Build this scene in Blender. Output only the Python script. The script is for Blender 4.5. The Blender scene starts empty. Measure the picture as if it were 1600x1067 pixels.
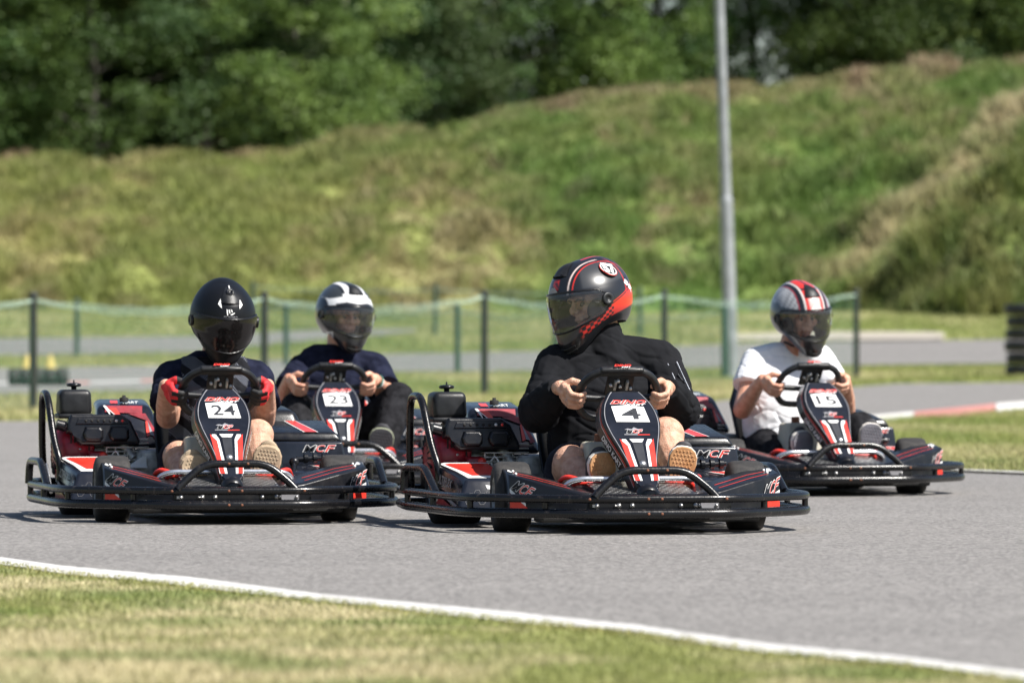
import bpy, bmesh, math, random
import numpy as np
from mathutils import Vector, Matrix, noise
R = math.radians
random.seed(7); rng = np.random.default_rng(7)
scene = bpy.context.scene
COL = scene.collection
# ------------------------------------------------------------------ camera, world, sun, exposure
F = 9000.0; HC = 0.753; YH = 541.5          # focal length in photo pixels, camera height, horizon row
cd = bpy.data.cameras.new('camera'); cam = bpy.data.objects.new('camera', cd); COL.objects.link(cam)
cam.location = (0, 0, HC); cam.rotation_euler = (R(90), 0, 0)
cd.sensor_width = 36; cd.lens = 36*F/1600; cd.shift_y = 8/1600; cd.clip_start = 1; cd.clip_end = 3000
cd.dof.use_dof = True; cd.dof.focus_distance = 23.2; cd.dof.aperture_fstop = 4.6
scene.camera = cam
SAZ = math.atan2(0.86, -0.50); SEL = R(50)
w = bpy.data.worlds.new('World'); scene.world = w; w.use_nodes = True
nt = w.node_tree; nt.nodes.clear()
sk = nt.nodes.new('ShaderNodeTexSky'); sk.sky_type = 'NISHITA'; sk.sun_disc = False
sk.sun_elevation = SEL; sk.sun_rotation = SAZ; sk.air_density = 1.0; sk.dust_density = 1.0
bg = nt.nodes.new('ShaderNodeBackground'); bg.inputs[1].default_value = 0.062
wo = nt.nodes.new('ShaderNodeOutputWorld')
nt.links.new(sk.outputs[0], bg.inputs[0]); nt.links.new(bg.outputs[0], wo.inputs[0])
sl = bpy.data.lights.new('sun', 'SUN'); sl.energy = 5.0; sl.angle = R(0.53); sl.color = (1, .955, .89)
so = bpy.data.objects.new('sun', sl); COL.objects.link(so)
sdir = Vector((math.sin(SAZ)*math.cos(SEL), math.cos(SAZ)*math.cos(SEL), math.sin(SEL)))
so.rotation_euler = sdir.to_track_quat('Z', 'Y').to_euler(); so.location = sdir*40
vs = scene.view_settings; vs.view_transform = 'Standard'; vs.look = 'None'; vs.gamma = 1; vs.use_curve_mapping = False
vs.exposure = 0.82
# ------------------------------------------------------------------ object helpers
def tag(o, label=None, cat=None, group=None, kind=None):
    if label: o['label'] = label
    if cat: o['category'] = cat
    if group: o['group'] = group
    if kind: o['kind'] = kind
    return o
def empty(name, loc=(0, 0, 0), rz=0, parent=None):
    o = bpy.data.objects.new(name, None); COL.objects.link(o); o.location = loc; o.rotation_euler = (0, 0, rz)
    o.empty_display_size = .1
    if parent: o.parent = parent
    return o
def link(name, me, parent=None):
    o = bpy.data.objects.new(name, me); COL.objects.link(o)
    if parent: o.parent = parent
    return o
def copy_tree(o, parent=None):
    c = o.copy(); COL.objects.link(c); c.parent = parent
    for k in ('label', 'category', 'group'):
        if parent is None and k in c: del c[k]
    for ch in o.children: copy_tree(ch, c)
    return c
class MB:
    """collects shapes; every face keeps a material and smooth flag; built into ONE mesh object"""
    def __init__(s): s.v = []; s.f = []; s.m = []; s.sm = []; s.mats = []
    def mi(s, mat):
        if mat not in s.mats: s.mats.append(mat)
        return s.mats.index(mat)
    def add(s, vs, fs, mat=None, smooth=True):
        n = len(s.v); i = s.mi(mat) if mat else 0
        s.v += [tuple(p) for p in vs]
        for f in fs: s.f.append([a+n for a in f]); s.m.append(i); s.sm.append(smooth)
        return s
    def mesh(s, name):
        me = bpy.data.meshes.new(name); me.from_pydata(s.v, [], s.f)
        for m in s.mats: me.materials.append(m)
        me.polygons.foreach_set('material_index', s.m); me.polygons.foreach_set('use_smooth', s.sm)
        me.update(); return me
    def build(s, name, parent=None): return link(name, s.mesh(name), parent)
    def box(s, c, d, mat=None, bev=0.0, rot=None, seg=2, taper=None):
        bm = bmesh.new(); bmesh.ops.create_cube(bm, size=1)
        for v in bm.verts:
            v.co = Vector((v.co.x*d[0], v.co.y*d[1], v.co.z*d[2]))
            if taper and v.co.z > 0: v.co.x *= taper[0]; v.co.y *= taper[1]
        if bev > 0: bmesh.ops.bevel(bm, geom=bm.edges[:], offset=bev, segments=seg, affect='EDGES', profile=.5)
        M = Matrix.Translation(c) @ (rot.to_4x4() if rot else Matrix.Identity(4)); bm.transform(M)
        s._bm(bm, mat, bev > 0)
    def _bm(s, bm, mat, smooth):
        bmesh.ops.recalc_face_normals(bm, faces=bm.faces[:]); bm.verts.index_update()
        s.add([v.co[:] for v in bm.verts], [[v.index for v in f.verts] for f in bm.faces], mat, smooth); bm.free()
    def prism(s, poly, org, u, v, n, th, mat=None, bev=0.0, seg=2, scale2=1.0, shift2=(0, 0)):
        """polygon in the (u,v) plane at org, extruded by -n*th"""
        u, v, n, org = map(Vector, (u, v, n, org)); bm = bmesh.new()
        cx = sum(p[0] for p in poly)/len(poly); cy = sum(p[1] for p in poly)/len(poly)
        a = [bm.verts.new(org+u*p[0]+v*p[1]) for p in poly]
        b = [bm.verts.new(org+u*(cx+(p[0]-cx)*scale2+shift2[0])+v*(cy+(p[1]-cy)*scale2+shift2[1])-n*th) for p in poly]
        k = len(poly); bm.faces.new(a); bm.faces.new(b[::-1])
        for i in range(k): bm.faces.new([a[i], b[i], b[(i+1) % k], a[(i+1) % k]])
        if bev > 0: bmesh.ops.bevel(bm, geom=[e for e in bm.edges if any(q in a for q in e.verts) and all(q in a for q in e.verts)], offset=bev, segments=seg, affect='EDGES', profile=.5)
        s._bm(bm, mat, False)
    def hexa(s, p8, mat=None, bev=0.0, seg=2):
        """8 corners: bottom 4 (ccw) then top 4"""
        bm = bmesh.new(); q = [bm.verts.new(p) for p in p8]
        for f in ((3, 2, 1, 0), (4, 5, 6, 7), (0, 1, 5, 4), (1, 2, 6, 5), (2, 3, 7, 6), (3, 0, 4, 7)): bm.faces.new([q[i] for i in f])
        if bev > 0: bmesh.ops.bevel(bm, geom=bm.edges[:], offset=bev, segments=seg, affect='EDGES', profile=.5)
        s._bm(bm, mat, bev > 0)
    def tube(s, pts, r, mat=None, seg=10, closed=False, caps=True, rs=None):
        pts = [Vector(p) for p in pts]; n = len(pts); vs_ = []; fs = []
        T = []
        for i in range(n):
            a = pts[(i-1) % n] if (closed or i > 0) else pts[i]; b = pts[(i+1) % n] if (closed or i < n-1) else pts[i]
            T.append((b-a).normalized())
        up = Vector((0, 0, 1)) if abs(T[0].z) < .9 else Vector((1, 0, 0))
        N = (up - T[0]*up.dot(T[0])).normalized()
        for i in range(n):
            N = (N - T[i]*N.dot(T[i])).normalized(); B = T[i].cross(N); rr = rs[i] if rs else r
            for j in range(seg):
                a = 2*math.pi*j/seg; vs_.append(pts[i]+(N*math.cos(a)+B*math.sin(a))*rr)
        for i in range(n if closed else n-1):
            i2 = (i+1) % n
            for j in range(seg):
                j2 = (j+1) % seg; fs.append([i*seg+j, i*seg+j2, i2*seg+j2, i2*seg+j])
        s.add(vs_, fs, mat, True)
        if not closed and caps:
            s.add(vs_[:seg], [list(range(seg))[::-1]], mat, False); s.add(vs_[-seg:], [list(range(seg))], mat, False)
    def lathe(s, prof, c, ax, mat=None, seg=24, mats=None):
        """prof: (radius, along) pairs round axis ax through c"""
        ax = Vector(ax).normalized(); c = Vector(c); up = Vector((0, 0, 1)) if abs(ax.z) < .9 else Vector((1, 0, 0))
        N = (up-ax*up.dot(ax)).normalized(); B = ax.cross(N); vs_ = []; n = len(prof)
        for r, t in prof:
            for j in range(seg):
                a = 2*math.pi*j/seg; vs_.append(c+ax*t+(N*math.cos(a)+B*math.sin(a))*r)
        for i in range(n-1):
            fs = [[i*seg+j, i*seg+(j+1) % seg, (i+1)*seg+(j+1) % seg, (i+1)*seg+j] for j in range(seg)]
            if i == 0: base = len(s.v); s.add(vs_, [], mats[0] if mats else mat)
            k = s.mi(mats[i] if mats else mat)
            for f in fs: s.f.append([a+base for a in f]); s.m.append(k); s.sm.append(True)
    def ball(s, c, r, mat=None, nu=14, nv=10, M=None):
        c = Vector(c); r = r if hasattr(r, '__len__') else (r, r, r); vs_ = []; fs = []
        for i in range(nv+1):
            for j in range(nu):
                p = Vector((r[0]*math.sin(math.pi*i/nv)*math.cos(2*math.pi*j/nu), r[1]*math.sin(math.pi*i/nv)*math.sin(2*math.pi*j/nu), r[2]*math.cos(math.pi*i/nv)))
                if M: p = M @ p
                vs_.append(c+p)
        for i in range(nv):
            for j in range(nu): fs.append([i*nu+j, (i+1)*nu+j, (i+1)*nu+(j+1) % nu, i*nu+(j+1) % nu])
        s.add(vs_, fs, mat, True)
def rounded(pts, rad=.04, n=4, closed=False):
    """polyline with rounded corners"""
    pts = [Vector(p) for p in pts]; out = []; N = len(pts)
    for i, p in enumerate(pts):
        if not closed and i in (0, N-1): out.append(p); continue
        a = pts[(i-1) % N]; b = pts[(i+1) % N]
        ra = min(rad, (a-p).length*.45); rb = min(rad, (b-p).length*.45)
        A = p+(a-p).normalized()*ra; B = p+(b-p).normalized()*rb
        for k in range(n+1):
            t = k/n; out.append(A*(1-t)**2+p*2*t*(1-t)+B*t*t)
    return out
# ------------------------------------------------------------------ materials
def mat(name, col, rough=.5, metal=0, coat=0, var=.12, nscale=20, bump=0, bscale=200, col2=None, spec=.5, sub=0, rvar=.1, fac=(.35, .65)):
    m = bpy.data.materials.new(name); m.use_nodes = True; t = m.node_tree; b = t.nodes['Principled BSDF']
    tc = t.nodes.new('ShaderNodeTexCoord'); n1 = t.nodes.new('ShaderNodeTexNoise'); n1.inputs['Scale'].default_value = nscale; n1.inputs['Detail'].default_value = 5
    t.links.new(tc.outputs['Object'], n1.inputs['Vector'])
    rp = t.nodes.new('ShaderNodeMapRange'); rp.inputs[1].default_value = fac[0]; rp.inputs[2].default_value = fac[1]
    t.links.new(n1.outputs[0], rp.inputs[0])
    mx = t.nodes.new('ShaderNodeMix'); mx.data_type = 'RGBA'
    c2 = col2 if col2 else tuple(min(1, c*(1+var*2)+var*.02) for c in col)
    c1 = col if col2 else tuple(c*(1-var) for c in col)
    mx.inputs[6].default_value = (*c1, 1); mx.inputs[7].default_value = (*c2, 1)
    t.links.new(rp.outputs[0], mx.inputs[0]); t.links.new(mx.outputs[2], b.inputs['Base Color'])
    r2 = t.nodes.new('ShaderNodeMapRange'); r2.inputs[3].default_value = max(.02, rough-rvar); r2.inputs[4].default_value = min(1, rough+rvar)
    n2 = t.nodes.new('ShaderNodeTexNoise'); n2.inputs['Scale'].default_value = nscale*2.3; n2.inputs['Detail'].default_value = 6
    t.links.new(tc.outputs['Object'], n2.inputs['Vector']); t.links.new(n2.outputs[0], r2.inputs[0]); t.links.new(r2.outputs[0], b.inputs['Roughness'])
    b.inputs['Metallic'].default_value = metal; b.inputs['Coat Weight'].default_value = coat; b.inputs['Coat Roughness'].default_value = .15
    b.inputs['Specular IOR Level'].default_value = spec
    if sub: b.inputs['Subsurface Weight'].default_value = sub; b.inputs['Subsurface Radius'].default_value = (.02, .008, .004); b.inputs['Subsurface Scale'].default_value = .5
    if bump:
        n3 = t.nodes.new('ShaderNodeTexNoise'); n3.inputs['Scale'].default_value = bscale; n3.inputs['Detail'].default_value = 4
        t.links.new(tc.outputs['Object'], n3.inputs['Vector'])
        bp = t.nodes.new('ShaderNodeBump'); bp.inputs['Strength'].default_value = bump; bp.inputs['Distance'].default_value = .01
        t.links.new(n3.outputs[0], bp.inputs['Height']); t.links.new(bp.outputs[0], b.inputs['Normal'])
    return m
def attr_mat(name, rough=.9, trans=0, coat=0, spec=.3, attr='paint', objrand=False, bump=0, bscale=100):
    m = bpy.data.materials.new(name); m.use_nodes = True; t = m.node_tree; b = t.nodes['Principled BSDF']
    a = t.nodes.new('ShaderNodeAttribute'); a.attribute_name = attr; src = a.outputs['Color']
    if objrand:
        oi = t.nodes.new('ShaderNodeObjectInfo'); hs = t.nodes.new('ShaderNodeHueSaturation')
        mr = t.nodes.new('ShaderNodeMapRange'); mr.inputs[3].default_value = .8; mr.inputs[4].default_value = 1.3; t.links.new(oi.outputs['Random'], mr.inputs[0]); t.links.new(mr.outputs[0], hs.inputs['Value'])
        mr2 = t.nodes.new('ShaderNodeMapRange'); mr2.inputs[3].default_value = .478; mr2.inputs[4].default_value = .512; t.links.new(oi.outputs['Random'], mr2.inputs[0]); t.links.new(mr2.outputs[0], hs.inputs['Hue'])
        t.links.new(src, hs.inputs['Color']); src = hs.outputs[0]
    t.links.new(src, b.inputs['Base Color']); b.inputs['Roughness'].default_value = rough; b.inputs['Coat Weight'].default_value = coat; b.inputs['Specular IOR Level'].default_value = spec
    b.inputs['Coat Roughness'].default_value = .12
    if bump:
        tc = t.nodes.new('ShaderNodeTexCoord'); n3 = t.nodes.new('ShaderNodeTexNoise'); n3.inputs['Scale'].default_value = bscale
        t.links.new(tc.outputs['Object'], n3.inputs['Vector'])
        bp = t.nodes.new('ShaderNodeBump'); bp.inputs['Strength'].default_value = bump; bp.inputs['Distance'].default_value = .01
        t.links.new(n3.outputs[0], bp.inputs['Height']); t.links.new(bp.outputs[0], b.inputs['Normal'])
    if trans:
        tr = t.nodes.new('ShaderNodeBsdfTranslucent'); t.links.new(src, tr.inputs[0]); ms = t.nodes.new('ShaderNodeMixShader'); ms.inputs[0].default_value = trans
        t.links.new(b.outputs[0], ms.inputs[1]); t.links.new(tr.outputs[0], ms.inputs[2]); t.links.new(ms.outputs[0], t.nodes['Material Output'].inputs[0])
    return m
M = {}
M['black'] = mat('black_plastic', (.006, .0065, .009), .32, coat=.1, nscale=17, col2=(.020, .019, .019), fac=(.52, .80), bump=.06, bscale=220, rvar=.16, spec=.4)
M['black_matte'] = mat('matte_plastic', (.009, .0095, .011), .42, var=.25, bump=.1, bscale=400, spec=.4)
M['navy'] = mat('glossy_black_sticker', (.005, .0062, .011), .22, coat=.3, var=.25, nscale=9, rvar=.12)
M['tube'] = mat('bumper_paint', (.006, .006, .007), .26, coat=.0, spec=.4, nscale=34, col2=(.034, .029, .027), rvar=.14, bump=.06, bscale=90, fac=(.60, .74))
M['rust'] = mat('rust', (.16, .06, .03), .8)
M['steel'] = mat('steel', (.5, .5, .5), .35, metal=.9)
M['alu'] = mat('cast_aluminium', (.33, .33, .32), .5, metal=.6, var=.3, nscale=30)
M['rubber'] = mat('tyre_rubber', (.015, .0145, .0145), .72, var=.3, nscale=30, col2=(.036, .033, .031), bump=.25, bscale=160)
M['red'] = mat('red_print', (.62, .035, .022), .35, coat=.3, nscale=10, var=.15)
M['dred'] = mat('engine_red', (.22, .005, .016), .4, coat=.2, var=.25)
M['white'] = mat('white_print', (.75, .75, .74), .4, coat=.1, var=.06)
M['dgrey'] = mat('faint_print', (.07, .07, .075), .5)
M['grey'] = mat('grey_print', (.22, .22, .24), .45)
M['ink'] = mat('black_ink', (.012, .014, .02), .45)
M['silver'] = mat('chrome_bar', (.62, .63, .66), .25, metal=.85)
M['tank'] = mat('milky_tank_plastic', (.42, .40, .33), .5, sub=.1, nscale=6, var=.15)
M['under'] = mat('frame_black', (.012, .012, .012), .6)
M['dark'] = mat('cavity_black', (.006, .006, .006), .8)
# ------------------------------------------------------------------ decals and lettering
_tc = {}
def text_geo(body, off=0.0, shear=0.0, space=1.0):
    k = (body, off, shear, space)
    if k in _tc: return _tc[k]
    cu = bpy.data.curves.new('t', 'FONT'); cu.body = body; cu.offset = off; cu.shear = shear; cu.space_character = space; cu.resolution_u = 3
    o = bpy.data.objects.new('t', cu); COL.objects.link(o)
    dg = bpy.context.evaluated_depsgraph_get(); dg.update(); me = bpy.data.meshes.new_from_object(o.evaluated_get(dg))
    vs_ = [v.co.to_2d()[:] for v in me.vertices]; fs = [list(p.vertices) for p in me.polygons]
    bpy.data.objects.remove(o); bpy.data.curves.remove(cu); bpy.data.meshes.remove(me)
    _tc[k] = (vs_, fs); return _tc[k]
class Quad:
    """bilinear patch a(0,0) b(1,0) c(1,1) d(0,1); text and prints are laid on it"""
    def __init__(s, a, b, c, d): s.p = [Vector(q) for q in (a, b, c, d)]; s.n = (s.p[1]-s.p[0]).cross(s.p[3]-s.p[0]).normalized()
    def at(s, u, v, e=0.0):
        a, b, c, d = s.p; return a*(1-u)*(1-v)+b*u*(1-v)+c*u*v+d*(1-u)*v+s.n*e
    def sub(s, u0, v0, u1, v1): return Quad(s.at(u0, v0), s.at(u1, v0), s.at(u1, v1), s.at(u0, v1))
def put_text(mb, q, body, mat_, u0, v0, u1, v1, off=0.0, e=.002, shear=0.0, ref=None, space=1.0):
    vs_, fs = text_geo(body, off, shear, space); rv, _ = text_geo(ref or body, 0.0, shear, space)
    x0 = min(p[0] for p in rv); x1 = max(p[0] for p in rv); y0 = min(p[1] for p in rv); y1 = max(p[1] for p in rv)
    mb.add([q.at(u0+(p[0]-x0)/(x1-x0)*(u1-u0), v0+(p[1]-y0)/(y1-y0)*(v1-v0), e) for p in vs_], fs, mat_, False)
def put_poly(mb, q, pts, mat_, e=.0015):
    if len(pts) > 4 or True:
        mb.add([q.at(u, v, e) for u, v in pts], [list(range(len(pts)))], mat_, False)
def mcf(mb, q, e=.002, fill='ink'):
    """the slanted MCF lettering: white outline, black M, red C, F"""
    for ch, a, b, c in (('M', 0, .42, fill), ('C', .40, .68, 'red'), ('F', .66, 1.0, 'red')):
        put_text(mb, q, ch, M['white'], a, 0, b, 1, off=.04, e=e, shear=.35)
        put_text(mb, q, ch, M[c], a, 0, b, 1, off=.002, e=e+.0012, shear=.35)
def dino(mb, q, e=.002):
    put_text(mb, q, 'DINO', M['white'], 0, .35, 1, 1, off=.06, e=e, shear=.4)
    put_text(mb, q, 'DINO', M['red'], 0, .35, 1, 1, off=.03, e=e+.001, shear=.4)
    put_text(mb, q, 'KART', M['white'], .42, -.02, .98, .3, off=.02, e=e+.0015, shear=.4)
# ------------------------------------------------------------------ ground profile
def smooth(a, b, x): t = min(1, max(0, (x-a)/(b-a))); return t*t*(3-2*t)
_pd = np.array([0, 60, 66, 72, 86, 100, 120, 140, 400.]); _pz = np.array([0, 0, .045, .13, .29, .50, .95, 1.585, 1.7])
def gz(y): return float(np.interp(y, _pd, _pz))
def hit(px, py):
    """ground point seen at a photo pixel"""
    lo, hi = 2.0, 140.0
    for _ in range(40):
        m = (lo+hi)/2
        if YH-(gz(m)-HC)*F/m > py: lo = m
        else: hi = m
    return ((px-800)/F*lo, lo, gz(lo))
def hash2(x, y, s=1.0, o=0.0): return noise.noise(Vector((x*s+o, y*s-o, o*1.7)))
CREST_X = np.array([-400, 0, 250, 450, 560, 640, 700, 850, 1000, 1150, 1300, 1600, 2000.])
CREST_Y = np.array([232, 236, 236, 226, 205, 190, 180, 150, 127, 125, 116, 96, 80.])
def crest_z(x):
    px = 800+x*F/176; return HC+(YH-float(np.interp(px, CREST_X, CREST_Y)))*176/F
def spur(x, y):
    """the bank's near shoulder on the right, 0..1"""
    e = 8.3 + (y-132)*.11
    return smooth(e-.2, e+3.2, x)
def hill_z(x, y):
    base = gz(y)
    y0 = 141.0 - 6*smooth(7.5, 11.5, x) + .9*hash2(x, 0, .25, 3.3)
    if y <= y0: return base
    t = min(1.0, (y-y0)/(176-y0)); cz = crest_z(x)
    left = smooth(3, -10, x)
    prof = (1-left)*(.55*t+.45*math.sin(t*math.pi/2)) + left*math.sin(t*math.pi/2)**1.05
    z = base*(1-t) + 1.4*t + (cz-1.4)*prof
    s = spur(x, y); z += 1.5*s*math.sin(min(1, t*1.6)*math.pi)*(1 if t < .63 else 0)
    if y > 176: z = cz - .02*(y-176)
    return z - (.42+.2*left)*smooth(.1, .6, t) + smooth(0, .08, t)*(1-.5*smooth(.9, 1, t))*(.36*hash2(x, y*.35, .55, 1)+.26*hash2(x, y*.4, 1.3, 5))
# ------------------------------------------------------------------ ground, bank, track
def set_colors(me, cols, name='paint'):
    a = me.color_attributes.new(name, 'FLOAT_COLOR', 'POINT')
    arr = np.ones((len(me.vertices), 4), dtype=np.float32); arr[:, :3] = np.asarray(cols, dtype=np.float32).reshape(-1, 3); a.data.foreach_set('color', arr.ravel())
def mixc(a, b, t): return tuple(a[i]*(1-t)+b[i]*t for i in range(3))
def hill_col(x, y, z=None):
    z = hill_z(x, y) if z is None else z
    px = 800+x*F/y; py = YH-(z-HC)*F/y
    n1 = hash2(x, y*.26, .30, 11); n2 = hash2(x, y*.26, .8, 23); n3 = hash2(x, y*.3, 1.9, 31)
    c = mixc((.122, .205, .046), (.245, .268, .092), min(1, max(0, .48+.75*n1+.8*n2)))
    c = mixc(c, (.080, .150, .032), .75*smooth(.08, .45, n2-.3*n1))
    c = mixc(c, (.31, .25, .15), .55*smooth(.12, .42, n3*.7+n1*.6))
    c = mixc(c, (.32, .30, .10), .42*smooth(2, -9, x))
    crest = smooth(.8, 1.0, (y-141)/35.0); c = mixc(c, (.38, .27, .19), .65*crest*max(0, .6+n2))
    s = smooth(1270, 1340, px)
    dd = (px-1290)*.657+(py-455)*.754
    if px > 1200:
        p = math.exp(-((dd+4)/18)**2)*(.7+.6*n2)*smooth(1210, 1330, px); c = mixc(c, (.44, .38, .22), max(0, min(.8, p*1.15)))
        k = smooth(8, 60, dd)*smooth(1280, 1350, px); c = mixc(c, mixc((.080, .125, .028), (.17, .19, .055), .5+n3), .85*k)
    return (c[0]*1.12, c[1]*1.08, c[2]*1.12)
def mown_col(x, y):
    n1 = hash2(x, y*.35, .5, 41); n2 = hash2(x, y*.5, 2.1, 43); n3 = hash2(x, y, 7, 47)
    c = mixc((.27, .30, .095), (.44, .41, .22), min(1, max(0, .5+1.3*n1+.7*n2)))
    c = mixc(c, (.165, .225, .055), max(0, min(.9, .05+1.3*n2-.6*n1)))
    return mixc(c, (.38, .32, .20), max(0, min(.5, n3)))
def grid(name, xs, ys, zf, cf, m):
    nx = len(xs); v = []; cols = []
    for y in ys:
        for x in xs: z = zf(x, y); v.append((x, y, z)); cols.append(cf(x, y, z))
    f = [[j*nx+i, j*nx+i+1, (j+1)*nx+i+1, (j+1)*nx+i] for j in range(len(ys)-1) for i in range(nx-1)]
    me = bpy.data.meshes.new(name); me.from_pydata(v, [], f); me.materials.append(m); set_colors(me, cols); me.polygons.foreach_set('use_smooth', [True]*len(f))
    o = link(name, me); o['kind'] = 'structure'; return o
def ground_mat(name, sc, amt, c_dark, bump):
    m = attr_mat(name, rough=.95, spec=.15); t = m.node_tree; b = t.nodes['Principled BSDF']; a = [n for n in t.nodes if n.type == 'ATTRIBUTE'][0]
    tc = t.nodes.new('ShaderNodeTexCoord'); n = t.nodes.new('ShaderNodeTexNoise'); n.inputs['Scale'].default_value = sc; n.inputs['Detail'].default_value = 8; n.inputs['Roughness'].default_value = .7
    t.links.new(tc.outputs['Object'], n.inputs['Vector'])
    mr = t.nodes.new('ShaderNodeMapRange'); mr.inputs[1].default_value = .3; mr.inputs[2].default_value = .7; mr.inputs[3].default_value = 0; mr.inputs[4].default_value = amt
    mx = t.nodes.new('ShaderNodeMix'); mx.data_type = 'RGBA'; mx.inputs[7].default_value = (*c_dark, 1)
    t.links.new(n.outputs[0], mr.inputs[0]); t.links.new(mr.outputs[0], mx.inputs[0]); t.links.new(a.outputs['Color'], mx.inputs[6]); t.links.new(mx.outputs[2], b.inputs['Base Color'])
    bp = t.nodes.new('ShaderNodeBump'); bp.inputs['Strength'].default_value = bump; bp.inputs['Distance'].default_value = .05
    t.links.new(n.outputs[0], bp.inputs['Height']); t.links.new(bp.outputs[0], b.inputs['Normal']); return m
gm = ground_mat('mown_grass_soil', 9, .35, (.17, .17, .07), .6)
hm = ground_mat('bank_grass', 3, .55, (.07, .10, .025), .8)
wide = [-400, -200, -100, -60, -40, -30]
XS = wide+[-25+i*.4 for i in range(126)]+[-a for a in wide[::-1]]
YS = [-60, -20, 0, 4, 8]+[9+i*.25 for i in range(36)]+[18+i*1.0 for i in range(122)]+[140, 141.5]
grid('ground', XS, YS, lambda x, y: gz(y), lambda x, y, z: mown_col(x, y), gm)
XB = wide+[-26+i*.35 for i in range(150)]+[-a for a in wide[::-1]]
YB = [132+i*.5 for i in range(96)]+[181, 184, 190, 200, 220, 260, 320, 500, 900, 1600]
def bank_zf(x, y):
    z = hill_z(x, y); return z if z > gz(y)+.02 and y > 133 else gz(min(y, 140))-.25
grid('bank', XB, YB, bank_zf, lambda x, y, z: hill_col(x, max(y, 134), z), hm)
# asphalt
def asphalt_mat():
    m = bpy.data.materials.new('asphalt'); m.use_nodes = True; t = m.node_tree; b = t.nodes['Principled BSDF']; tc = t.nodes.new('ShaderNodeTexCoord')
    def nz(sc, d=4, vec=None):
        n = t.nodes.new('ShaderNodeTexNoise'); n.inputs['Scale'].default_value = sc; n.inputs['Detail'].default_value = d; t.links.new(vec or tc.outputs['Object'], n.inputs['Vector']); return n
    mp = t.nodes.new('ShaderNodeMapping'); mp.inputs['Scale'].default_value = (.25, 1.6, 1); t.links.new(tc.outputs['Object'], mp.inputs[0])
    big = nz(.6, 4, mp.outputs[0]); fine = nz(85, 3); mid = nz(14, 4)
    vo = t.nodes.new('ShaderNodeTexVoronoi'); vo.inputs['Scale'].default_value = 78; t.links.new(tc.outputs['Object'], vo.inputs['Vector'])
    cr = t.nodes.new('ShaderNodeValToRGB'); e = cr.color_ramp.elements; e[0].position = .30; e[0].color = (.12, .114, .108, 1); e[1].position = .70; e[1].color = (.268, .255, .242, 1)
    t.links.new(fine.outputs[0], cr.inputs[0])
    m2 = t.nodes.new('ShaderNodeMix'); m2.data_type = 'RGBA'; m2.blend_type = 'MULTIPLY'; m2.inputs[0].default_value = 1
    r2 = t.nodes.new('ShaderNodeMapRange'); r2.inputs[1].default_value = .3; r2.inputs[2].default_value = .7; r2.inputs[3].default_value = .93; r2.inputs[4].default_value = 1.06; t.links.new(big.outputs[0], r2.inputs[0])
    t.links.new(cr.outputs[0], m2.inputs[6]); t.links.new(r2.outputs[0], m2.inputs[7])
    m3 = t.nodes.new('ShaderNodeMix'); m3.data_type = 'RGBA'; m3.blend_type = 'MULTIPLY'; m3.inputs[0].default_value = 1
    sp = t.nodes.new('ShaderNodeSeparateColor'); t.links.new(vo.outputs['Color'], sp.inputs[0])
    r3 = t.nodes.new('ShaderNodeMapRange'); r3.inputs[3].default_value = .52; r3.inputs[4].default_value = 1.5; t.links.new(sp.outputs[0], r3.inputs[0])
    t.links.new(m2.outputs[2], m3.inputs[6]); t.links.new(r3.outputs[0], m3.inputs[7]); t.links.new(m3.outputs[2], b.inputs['Base Color'])
    b.inputs['Roughness'].default_value = .78; b.inputs['Specular IOR Level'].default_value = .35
    bp = t.nodes.new('ShaderNodeBump'); bp.inputs['Strength'].default_value = .45; bp.inputs['Distance'].default_value = .004
    t.links.new(fine.outputs[0], bp.inputs['Height']); t.links.new(bp.outputs[0], b.inputs['Normal']); return m
M['asphalt'] = asphalt_mat()
M['line'] = mat('worn_white_line', (.27, .26, .245), .7, nscale=26, col2=(.60, .59, .57), bump=.3, bscale=90, fac=(.34, .50))
M['gravel'] = mat('pale_gravel', (.30, .27, .23), .9, nscale=8, col2=(.42, .38, .32), bump=.5, bscale=30)
def strip(name, up, low, m, lift, nrow=14, x0=-700, x1=2300, step=50, jag=0.0):
    """sheet between two edge rows, given along the photo and laid on the ground"""
    xs = list(np.arange(x0, x1+1, step)); v = []; f = []
    ux, uy = zip(*up); lx_, ly_ = zip(*low)
    for x in xs:
        a = hit(x, float(np.interp(x, ux, uy))); b = hit(x, float(np.interp(x, lx_, ly_)))
        jb = jag*noise.noise(Vector((b[0]*3.1, b[1]*1.7, 3)))
        for k in range(nrow+1):
            t = k/nrow; y = b[1]+jb+(a[1]-b[1]-jb)*t; X = b[0]+(a[0]-b[0])*t; v.append((X, y, gz(y)+lift))
    n = nrow+1
    for i in range(len(xs)-1):
        for k in range(nrow): f.append([i*n+k, (i+1)*n+k, (i+1)*n+k+1, i*n+k+1])
    me = bpy.data.meshes.new(name); me.from_pydata(v, [], f); me.materials.append(m); o = link(name, me); o['kind'] = 'structure'; return o
LINE_LO = [(-700, 800), (0, 885), (100, 900), (300, 920), (500, 943), (800, 975), (1000, 995), (1200, 1025), (1400, 1043), (1600, 1068), (2300, 1150)]
LINE_UP = [(-700, 790), (0, 873), (100, 887), (300, 905), (500, 931), (800, 960), (1000, 981), (1200, 1010), (1400, 1029), (1600, 1054), (2300, 1132)]
ISL_LO = [(1220, 700), (1300, 716), (1400, 730), (1500, 738), (1600, 742), (2300, 765)]
ISL_UP = [(1220, 690), (1300, 668), (1380, 659), (1500, 650), (1600, 643), (2300, 628)]
G1_LO = [(-700, 672), (0, 659), (300, 656), (600, 652), (900, 646), (1100, 630), (1250, 612), (1400, 600), (1600, 598), (2300, 596)]
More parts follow.
